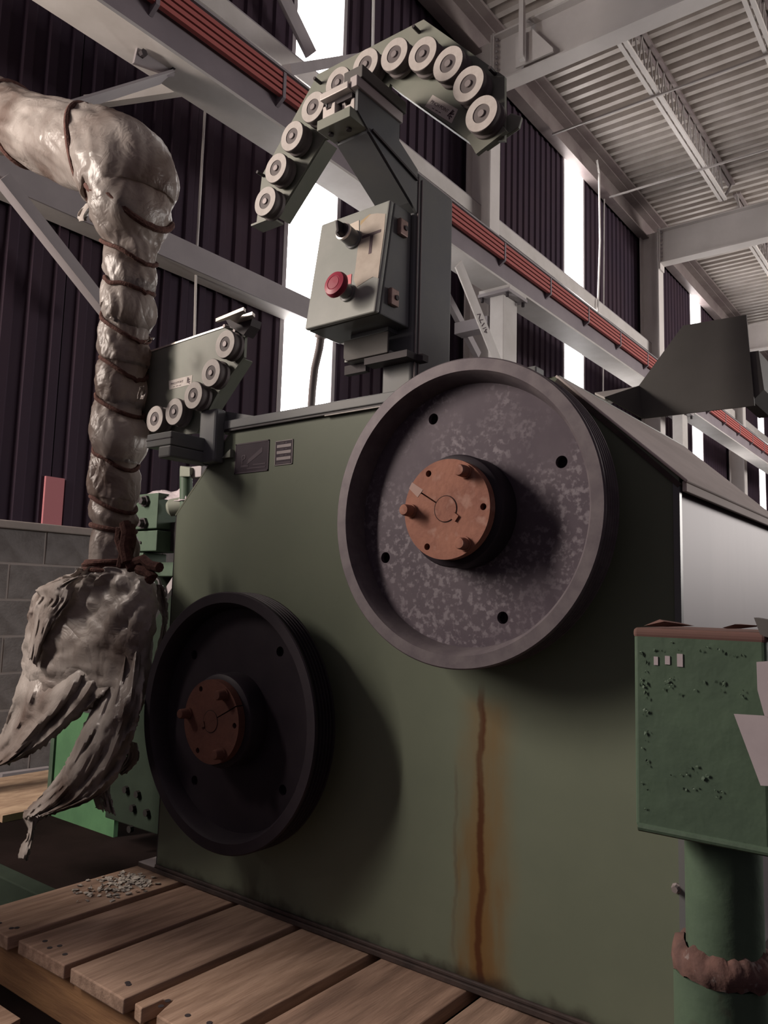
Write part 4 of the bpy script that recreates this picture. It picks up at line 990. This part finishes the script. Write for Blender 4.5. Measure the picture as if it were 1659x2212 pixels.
# twine: one helix down the leg, hitches on the elbow and a bundle at the neck
def frame(k):
    d = (path[min(k + 1, len(path) - 1)] - path[max(k - 1, 0)]).normalized(); a = Vector((0, 1, 0)); c = d.cross(a).normalized(); return a, c
def on_surface(s, ang, off=1.04):
    k = min(len(path) - 1, max(0, s)); k0 = int(k); f = k - k0; k1 = min(k0 + 1, len(path) - 1)
    p = path[k0].lerp(path[k1], f); r = rad[k0] * (1 - f) + rad[k1] * f; a, c = frame(k0)
    return p + (-a * cos(ang) + c * sin(ang)) * r * off
def twine(name, s0, s1, a0, a1, n, r=0.007, off=1.03):
    b = MB(); b.tube([on_surface(s0 + (s1 - s0) * i / n, a0 + (a1 - a0) * i / n, off + 0.02 * noise.noise(Vector((i * .4, 1, 2)))) for i in range(n + 1)], r, 8)
    return b.build(name, m.twine, wp, smooth=True)
def idxu(u): return min(range(len(rs)), key=lambda k: abs(rs[k][0] - u) + (0 if rs[k][1] < 380 else 1e6))
for s, h in TIES:      # each turn slopes down to the right, as a helix does
    b = MB(); n = 44
    b.tube([on_surface(s + h * sin(2 * pi * i / n), 2 * pi * i / n, 0.95) for i in range(n + 1)], 0.0075 if h > 4 else 0.009, 8, cap=False)
    b.build('twine', m.twine, wp, smooth=True)
for s, h, r in ((idxu(45), 5, .016), (idxu(225), 9, .011), (idx(450), 9, .012)):
    b = MB(); n = 44
    b.tube([on_surface(s + h * sin(2 * pi * i / n + (pi if h == 5 or h == 9 and r == .011 else 0)), 2 * pi * i / n, 1.02) for i in range(n + 1)], r, 8, cap=False)
    b.build('twine', m.twine, wp, smooth=True)
def pxpath(pts, y, r, name='twine', material=None, n=8):
    b = MB(); b.tube([PY(u, v, y) for u, v in pts], r, n); return b.build(name, material or m.twine, wp, smooth=True)
# neck bundle
for k in range(6):
    c = PY(248, 1212 + 6 * k, YP); rr0 = 0.088 + 0.008 * sin(k * 2.1)
    b = MB(); b.tube([c + Vector((rr0 * cos(2 * pi * i / 30), rr0 * sin(2 * pi * i / 30), 0.008 * sin(2 * pi * i / 30 + k))) for i in range(31)], 0.0085, 8, cap=False); b.build('twine', m.twine, wp, smooth=True)
yt = YP - 0.10
pxpath([(262, 1140), (258, 1165), (268, 1195), (262, 1225)], yt, 0.016)
pxpath([(280, 1135), (284, 1165), (276, 1200), (286, 1230)], yt, 0.016)
pxpath([(270, 1130), (275, 1150), (270, 1180), (276, 1215)], yt - .015, 0.018)
pxpath([(290, 1215), (310, 1208), (325, 1222), (345, 1226)], yt, 0.015)
pxpath([(300, 1230), (318, 1235), (330, 1246), (322, 1252)], yt, 0.016)

def sheet(left, right, y, name, parent, nrow=60, ncol=26, amp=0.017, jag=0.012, seed=0, ybulge=0.05, th=0.002, tuck=0.0):
    """crumpled torn sheet between two edge lines given top to bottom"""
    L_ = resample([(*p, 0) for p in left], nrow); R_ = resample([(*p, 0) for p in right], nrow)
    b = MB(); grid = []
    for i in range(nrow):
        row = []
        for j in range(ncol):
            f = j / (ncol - 1); u = L_[i][0] * (1 - f) + R_[i][0] * f; v = L_[i][1] * (1 - f) + R_[i][1] * f
            q = PY(u, v, y)
            nv = Vector((q.x * 7 + seed, seed * 3.1, q.z * 4.5))
            fold = abs(noise.noise(Vector((f * 4.5 + i * 0.02, i * 0.045, seed * 2.3)))) + 0.5 * abs(noise.noise(Vector((f * 10, i * 0.09, seed * 1.3 + 40))))
            dy = noise.noise(nv) * amp * 0.8 + (fold - 0.35) * amp * 2.4 + noise.noise(nv * 5.3) * amp * 0.25 - ybulge * sin(pi * f) + tuck * max(0.0, 1 - i / (nrow * 0.34))
            e = 1.0 if j in (0, ncol - 1) or i == nrow - 1 else 0.0
            q = PY(u, v, y + dy)
            row.append(b.bm.verts.new((q.x + e * jag * noise.noise(Vector((i * 1.7, j, seed))), q.y, q.z + e * jag * noise.noise(Vector((i, j * 1.9, seed + 5))))))
        grid.append(row)
    for i in range(nrow - 1):
        for j in range(ncol - 1): b.bm.faces.new([grid[i][j], grid[i][j + 1], grid[i + 1][j + 1], grid[i + 1][j]])
    o = b.build(name, m.film, parent, smooth=True, angle=50, weld=False)
    md = o.modifiers.new('thickness', 'SOLIDIFY'); md.thickness = th; md.offset = 0
    return o
# the loose skirt below the neck: a hollow crumpled bag, then torn tails
bag = [(1228, 200, 300), (1240, 178, 312), (1258, 128, 325), (1285, 92, 331), (1320, 78, 330), (1360, 68, 326), (1400, 62, 320), (1440, 58, 314), (1475, 56, 308), (1500, 70, 302), (1520, 100, 292)]
bs = resample(bag, 70)
b = MB(); rings = []; NB = 72
for i, (v, l, r) in enumerate(bs):
    pl_, pr_ = PY(l, v, YP), PY(r, v, YP); c = (pl_ + pr_) / 2; rx = (pr_ - pl_).length / 2; ry = min(rx, 0.10) * (0.9 if i < 40 else 0.9 - 0.012 * (i - 40))
    ring = []
    for j in range(NB):
        a = 2 * pi * j / NB
        dgl = j / NB * 6.28 + i * 0.045
        q = Vector((cos(a) * 2.2, sin(a) * 2.2, i * 0.07))
        w = 1 + 0.05 * noise.noise(q * 1.3) + 0.06 * (abs(noise.noise(q * 2.6)) - 0.3)
        fold = 0.30 * (abs(noise.noise(Vector((cos(a) * 3.2 + i * 0.07, sin(a) * 2.0, i * 0.035)))) - 0.25) + 0.14 * (abs(noise.noise(Vector((cos(a) * 7 + i * 0.13, sin(a) * 4.0, i * 0.06 + 9)))) - 0.25)
        xx = c.x + rx * cos(a)
        diag = 0.055 * (abs(noise.noise(Vector(((xx - c.z * .8) * 8, (xx + c.z) * 1.6, 3.3)))) + 0.5 * abs(noise.noise(Vector(((xx - c.z * .7) * 19, (xx + c.z) * 3.2, 7.3)))) - 0.3)
        ring.append(b.bm.verts.new((c.x + rx * cos(a) * (1 + (w - 1) * 0.6), c.y + ry * sin(a) * (w + fold * 1.1) + 0.012 * noise.noise(q * 3.3) + sin(a) * diag, c.z + 0.012 * noise.noise(q * 2.0 + Vector((4, 4, 4))) + (0.02 * noise.noise(Vector((j * .5, 3, 3))) if i == 69 else 0))))
    rings.append(ring)
for A, B in zip(rings, rings[1:]):
    for j in range(NB): b.bm.faces.new([A[j], A[(j + 1) % NB], B[(j + 1) % NB], B[j]])
bagop = b.build('plastic_skirt', m.film, wp, smooth=True, angle=60)
sheet([(75, 1340), (54, 1430), (22, 1530), (0, 1590), (-25, 1640), (-30, 1660)], [(265, 1340), (250, 1450), (212, 1510), (140, 1575), (70, 1628), (10, 1652)], YP - 0.06, 'plastic_tail', wp, seed=1, tuck=0.13)
sheet([(245, 1330), (214, 1490), (180, 1570), (146, 1640), (110, 1695), (62, 1745), (52, 1768)], [(318, 1320), (313, 1430), (305, 1530), (290, 1585), (266, 1650), (222, 1715), (112, 1760)], YP - 0.075, 'plastic_tail', wp, seed=2, nrow=80, ncol=32, tuck=0.14)
sheet([(52, 1750), (50, 1765), (60, 1790), (58, 1810), (46, 1825), (38, 1855)], [(120, 1742), (90, 1768), (76, 1790), (70, 1815), (66, 1840), (60, 1856)], YP - 0.07, 'plastic_tail', wp, seed=3, nrow=30, ncol=8, amp=0.012, ybulge=0.01)
sheet([(222, 1660), (218, 1700), (222, 1730), (226, 1752)], [(258, 1640), (238, 1690), (242, 1730), (250, 1760)], YP - 0.05, 'plastic_tail', wp, seed=4, nrow=24, ncol=8, amp=0.012, ybulge=0.01)
sheet([(210, 1690), (205, 1720), (206, 1745)], [(228, 1690), (222, 1720), (224, 1752)], YP - 0.03, 'plastic_tail', wp, seed=8, nrow=14, ncol=6, amp=0.01, ybulge=0.01)
sheet([(278, 1600), (270, 1640), (245, 1672)], [(296, 1605), (300, 1640), (272, 1672)], YP + 0.02, 'plastic_tail', wp, seed=5, nrow=20, ncol=10, amp=0.01, ybulge=0.01)
sheet([(336, 1262), (334, 1290), (346, 1320), (350, 1350), (330, 1440), (316, 1560)], [(352, 1264), (362, 1300), (362, 1340), (356, 1380), (345, 1460), (330, 1560)], YP + 0.13, 'plastic_tail', wp, seed=6, nrow=40, ncol=8, amp=0.015, ybulge=0.01)
sheet([(128, 1252), (80, 1272), (86, 1290), (75, 1310), (68, 1360), (60, 1420)], [(190, 1243), (165, 1262), (150, 1300), (120, 1340), (100, 1380), (80, 1440)], YP - 0.10, 'plastic_tail', wp, seed=7, nrow=40, ncol=14, amp=0.014, ybulge=0.02)
# torn scraps standing off the wrap
for k, (l, r) in enumerate(((([(303, 835), (298, 850), (297, 862)]), [(311, 835), (314, 850), (310, 862)]), ([(316, 738), (312, 742)], [(331, 728), (333, 732)]), ([(185, 440), (168, 462), (172, 478)], [(210, 432), (190, 465), (188, 478)]),
                           ([(38, 200), (30, 235), (4, 258)], [(60, 215), (82, 240), (70, 262)]), ([(82, 222), (80, 240)], [(125, 222), (122, 245)]), ([(158, 232), (160, 242)], [(178, 238), (178, 250)]))):
    sheet(l, r, YP - 0.03 if k < 3 else YP - 0.10, 'plastic_scrap', wp, nrow=12, ncol=6, amp=0.02, jag=0.008, seed=20 + k, ybulge=0.0)

# ================================================================== GREEN MACHINE BEHIND
GY = 2.05
gm = thing('hydraulic_unit', 'green hydraulic unit behind the wrapped pipe, left of the cabinet', 'machine', (-2.9, GY, 0))
def gbox(u0, v0, u1, v1, y0, y1, name, material, bevel=0.004):
    a, c = PY(u0, v0, y0), PY(u1, v1, y0); b = MB(); b.box(min(a.x, c.x), max(a.x, c.x), y0, y1, min(a.z, c.z), max(a.z, c.z)); return b.build(name, material, gm, bevel=bevel)
vb = gbox(255, 1073, 338, 1141, 1.98, 2.12, 'valve_block', m.green)
for u, v in ((316, 1083), (312, 1131)):
    q = PY(u, v, 1.98); b = MB(); b.lathe([(0, -0.03), (0.016, -0.03), (0.018, -0.012), (0.026, -0.012), (0.026, 0)], (q.x, 1.98, q.z), 6); b.build('bolt', m.dark, vb)
vb = gbox(250, 1150, 337, 1190, 1.98, 2.12, 'valve_block', m.green)
q = PY(304, 1172, 1.98); b = MB(); b.cyl((q.x, 1.975, q.z), (q.x, 1.982, q.z), 0.006, 10); b.build('port', m.dark, vb)
gbox(255, 1195, 308, 1215, 1.98, 2.1, 'valve_block', m.green)
gbox(338, 1130, 400, 1190, 2.05, 2.2, 'rear_block', m.dark)
a = PY(362, 1098, 2.0); c = PY(415, 1090, 2.06)
b = MB(); b.tube([a, a.lerp(c, 0.12), c], [0.024, 0.036, 0.04], 20); b.build('cylinder', m.plate, gm, smooth=True)
a, c = PY(402, 1012, 2.03), PY(402, 1110, 2.03)
b = MB(); b.cyl(c, a, 0.026, 20); b.build('pipe', m.green, gm, smooth=True)
a = PY(395, 1006, 2.0); b = MB(); b.hexa([PY(388, 1030, 2.0), PY(410, 1030, 2.0), PY(412, 1028, 2.06), PY(390, 1028, 2.06), PY(388, 1006, 2.0), PY(410, 1010, 2.0), PY(434, 1012, 2.06), PY(412, 1008, 2.06)]); b.build('elbow', m.plate, gm, bevel=0.004)
gbox(412, 1008, 434, 1030, 2.02, 2.05, 'flange', m.greyst)
# frame and body
gbox(305, 1215, 400, 1245, 2.05, 2.2, 'cross_member', m.green)
a, c = PY(320, 1345, 1.98), PY(398, 1225, 1.98)
b = MB(); b.bar(a, c, 0.03, 0.02, (0, 1, 0)); b.build('stay', m.greyst, gm)
gbox(240, 1240, 400, 1500, 2.16, 2.2, 'rear_plate', m.greend)
gbox(245, 1480, 390, 1820, 1.93, 2.2, 'body', m.greend)
q0, q1 = PY(120, 1552, 2.0), PY(250, 1724, 2.0)
b = MB(); b.box(q0.x + .02, q1.x, 2.0, 2.02, 0.0, PY(150, 1535, 2.0).z); q = b.build('side_plate', m.brightg, gm); q['label'] = 'bright green side plate'
b = MB(); b.box(q0.x - .01, q0.x + .02, 1.99, 2.03, 0.0, PY(150, 1535, 2.0).z); b.build('plate_edge', m.green, gm)
b = MB(); b.tube([PY(330, 1240, 1.95), PY(344, 1255, 1.95), PY(348, 1275, 1.95), PY(340, 1300, 1.95)], 0.008, 8); b.build('hose', m.hose, gm, smooth=True)
for u, v in ((275, 1705), (300, 1715), (290, 1745), (320, 1755), (285, 1790)):
    q = PY(u, v, 1.93); b = MB(); b.cyl((q.x, 1.915, q.z), (q.x, 1.93, q.z), 0.014, 8); b.build('bolt', m.hose, gm)
# plastic scrap draped on the valve block
b = MB(); grid = []
top = [(300, 1075), (330, 1062), (352, 1058), (378, 1062), (400, 1045)]; bot = [(322, 1076), (338, 1076), (355, 1078), (380, 1082), (402, 1078)]
tt = resample([(*p, 0) for p in top], 16); bb = resample([(*p, 0) for p in bot], 16)
for i in range(16):
    row = []
    for j in range(6):
        f = j / 5; u = tt[i][0] * (1 - f) + bb[i][0] * f; v = tt[i][1] * (1 - f) + bb[i][1] * f; q = PY(u, v, 2.0 + 0.06 * (1 - f))
        row.append(b.bm.verts.new(q + Vector((0, 0.015 * noise.noise(Vector((i * .6, j, 2))), 0))))
    grid.append(row)
for i in range(15):
    for j in range(5): b.bm.faces.new([grid[i][j], grid[i + 1][j], grid[i + 1][j + 1], grid[i][j + 1]])
o = b.build('film_scrap', m.paper, at=tuple(PY(350, 1075, 2.02)), smooth=True, weld=False); md = o.modifiers.new('t', 'SOLIDIFY'); md.thickness = 0.002; tag(o, 'pinkish plastic scrap draped over the green valve block', 'plastic scrap')
# floor clutter at the left edge
a, c = PZ(0, 1865, 0.09), PZ(125, 1925, 0.09)
b = MB(); b.box(-3.1, -2.25, a.y - 0.06, a.y + 0.002, 0.0, 0.09); o = b.build('floor_channel', m.greend, at=(-2.7, a.y, 0), bevel=0.004); tag(o, 'dark green steel channel on the floor left of the pallet', 'channel')
b = MB(); q0 = PZ(0, 1700, 0.02); 
b.box(-4.15, PY(107, 1720, 2.0).x - 0.02, 1.80, 2.45, 0.0, 0.03); o = b.build('particle_board', m.osb, at=(-3.4, 2.1, 0)); tag(o, 'loose particle board on the floor behind the plastic tails', 'board')
b = MB(); b.bar(PX(0, 1677, XW + 0.05), PX(107, 1662, XW + 0.05), 0.05, 0.03); o = b.build('floor_angle', m.greyst, at=tuple(PX(0, 1677, XW + 0.05))); tag(o, 'thin pale steel angle at the foot of the block wall', 'angle')
q = PZ(12, 2160, 0.06)
b = MB(); b.prism([(PZ(u, v, 0.06).x, PZ(u, v, 0.06).y) for u, v in ((-60, 2130), (2, 2172), (44, 2200), (-60, 2260))], 0.0, 0.06, 'Z'); o = b.build('wood_offcut', m.wood[0], at=(q.x, q.y, 0)); tag(o, 'small timber offcut on the floor in the lower left corner', 'wood')
b = MB(); b.bar((-3.0, 1.60, 0.0), (-2.25, 1.62, 0.0), 0.2, 0.03); b.bm.free()

# ================================================================== PEDESTAL at lower right
PQ = 1.15
pd = thing('pedestal_box', 'peeling green steel box on a pipe post at the lower right', 'pedestal', (-0.32, 1.24, 0))
c4 = [PY(u, v, PQ) for u, v in ((1368, 1356), (1647, 1358), (1662, 1838), (1372, 1786))]
x0, x1 = c4[0].x, c4[1].x + 0.004; z1 = c4[0].z; z0 = c4[3].z
b = MB(); b.box(x0, x1, PQ, PQ + 0.19, z0, z1); b.build('case', m.pedg, pd, bevel=0.006, seg=3)
b = MB(); b.box(x0 - 0.001, x1 + 0.001, PQ - 0.0008, PQ + 0.191, z1 - 0.015, z1 + 0.0008); q = b.build('top_edge', m.primer, pd, bevel=0.006, seg=3); q['label'] = 'bare red primer edge'
b = MB(); b.cyl((x0 + .006, PQ - 0.001, z0 + 0.002), (x1, PQ - 0.001, z0 + 0.002), 0.006, 10); b.build('weld_bead', m.pedg, pd, smooth=True)
pc = PY(1560, 1850, PQ + 0.09); pr = 0.0525
b = MB(); b.lathe([(pr, 0.5), (pr, z0)], (pc.x, PQ + 0.095, 0), 40, axis='Z'); b.build('post', m.pedg, pd, smooth=True)
zc = PY(1555, 2070, PQ + 0.09).z
b = MB(); b.lathe([(pr + .012, 0.0), (pr + .012, zc - 0.02)], (pc.x - .006, PQ + 0.095, 0), 40, axis='Z'); b.build('lower_post', m.pedg, pd, smooth=True)
# ragged rust collar
b = MB(); prof = [(pr, 0.020), (pr + .010, 0.016), (pr + .017, 0.004), (pr + .0175, -0.008), (pr + .012, -0.020)]
rings = []
for k, (r, t_) in enumerate(prof):
    rings.append([b.bm.verts.new((pc.x - .003 + (r + .007 * noise.noise(Vector((cos(a) * 4, sin(a) * 4, k))) ) * cos(a), PQ + 0.095 + (r + .007 * noise.noise(Vector((cos(a) * 4, sin(a) * 4, k)))) * sin(a), zc + t_ + .012 * noise.noise(Vector((cos(a) * 5, sin(a) * 5, 7)))) ) for a in [2 * pi * i / 72 for i in range(72)]])
for A, B in zip(rings, rings[1:]):
    for i in range(72): b.bm.faces.new([A[i], A[(i + 1) % 72], B[(i + 1) % 72], B[i]])
q = b.build('rust_collar', m.scale_, pd, smooth=True, angle=60); q['label'] = 'flaking rust collar'
b = MB(); b.lathe([(0.10, 0), (0.10, 0.02), (0.07, 0.03)], (pc.x, PQ + 0.095, 0), 32, axis='Z'); b.build('foot', m.pedg, pd, smooth=True)
b = MB(); b.box(x0 + .030, x0 + .036, PQ - .0012, PQ, z1 - .052, z1 - .04); b.box(x0 + .046, x0 + .053, PQ - .0012, PQ, z1 - .050, z1 - .038); b.box(x0 + .063, x0 + .071, PQ - .0012, PQ, z1 - .052, z1 - .034); b.build('paint_spots', m.paper, pd)
# peeled flakes
b = MB(); rc = random.Random(4)
for k in range(70):
    f = rc.random()
    if k < 26: x = x0 + rc.uniform(.01, .022) ; z = rc.uniform(z0 + .02, z1 - .03)
    elif k < 55: x = x0 + rc.uniform(.03, .16); z = z1 - rc.choice((.028, .07, .085)) + rc.gauss(0, .006)
    else: x = x0 + rc.uniform(.05, .12); z = z0 + rc.uniform(.06, .10)
    s = rc.uniform(.001, .0030); a0 = rc.uniform(0, 6)
    b.face([(x + s * rc.uniform(.6, 1.3) * cos(a0 + j * 1.26), PQ - .001 - rc.uniform(0, .002), z + s * rc.uniform(.6, 1.5) * sin(a0 + j * 1.26)) for j in range(5)])
b.build('peeling_flakes', m.pedg, pd, weld=False)['kind'] = 'stuff'
# dry leaf like paint curls on the box top
for k, pts in enumerate((((1390, 1352), (1425, 1338), (1468, 1345), (1500, 1352), (1440, 1354)), ((1560, 1356), (1600, 1348), (1650, 1352), (1600, 1358), (1570, 1358)))):
    b = MB(); P_ = [PY(u, v, PQ + 0.03) for u, v in pts]; c = sum(P_, Vector()) / len(P_) + Vector((0, -0.02, 0.004))
    for i in range(len(P_)): b.face([P_[i], P_[(i + 1) % len(P_)], c])
    o = b.build('paint_curl', m.primer, at=tuple(c)); md = o.modifiers.new('t', 'SOLIDIFY'); md.thickness = 0.001; tag(o, ['curled brown paint flake on the left of the pedestal top', 'curled brown paint flake on the right of the pedestal top'][k], 'flake')
# paper sheets stuck on the right
for k, pts in enumerate((((1634, 1430), (1700, 1425), (1700, 1570), (1655, 1560), (1636, 1490)), ((1585, 1542), (1650, 1546), (1700, 1570), (1700, 1700), (1643, 1697)))):
    P_ = [PY(u, v, PQ - 0.012 - 0.003 * k) for u, v in pts]
    b = MB(); b.prism([(p.x, p.z) for p in P_], PQ - 0.012 - .003 * k, PQ - 0.0112 - .003 * k); o = b.build('paper_sheet', m.paper, at=tuple(P_[0])); tag(o, ['upper white paper sheet at the right edge of the pedestal', 'lower white paper sheet with pointed corner on the pedestal'][k], 'paper')
P_ = [PY(u, v, PQ + 0.02) for u, v in ((1636, 1334), (1700, 1345), (1700, 1385), (1650, 1372))]
b = MB(); b.prism([(p.x, p.z) for p in P_], PQ + 0.0, PQ + 0.03); o = b.build('steel_scrap', m.hood, at=tuple(P_[0])); tag(o, 'dark pointed scrap on top of the pedestal at the right edge', 'scrap')
# small bolt on the cabinet front near the post
q = PY(1462, 1918, YF); b = MB(); b.lathe([(0, -0.014), (0.006, -0.014), (0.007, -0.004), (0.010, -0.003), (0.010, 0)], (q.x, YF, q.z), 8); b.build('bolt', m.boltm, mach)

# ================================================================== just outside the frame, left: a made-up blocker on legs, added to shade the lower pulley
lc = thing('shade_blocker', 'unseen light blocker on thin legs, added left of the camera', 'light blocker', (-3.1, 0.3, 0))
b = MB(); b.prism([(-3.12, 0.98), (-2.78, 0.88), (-2.78, 1.75), (-2.92, 1.95), (-2.95, 2.42), (-3.12, 2.46)], 0.2, 0.4); b.build('case', m.dark, lc, bevel=0.004)
for x in (-3.09, -2.82):
    b = MB(); b.bar((x, 0.3, 0), (x, 0.3, 1.1 if x < -3.1 else 0.95), 0.025, 0.025, (0, 1, 0)); b.build('leg', m.dark, lc)
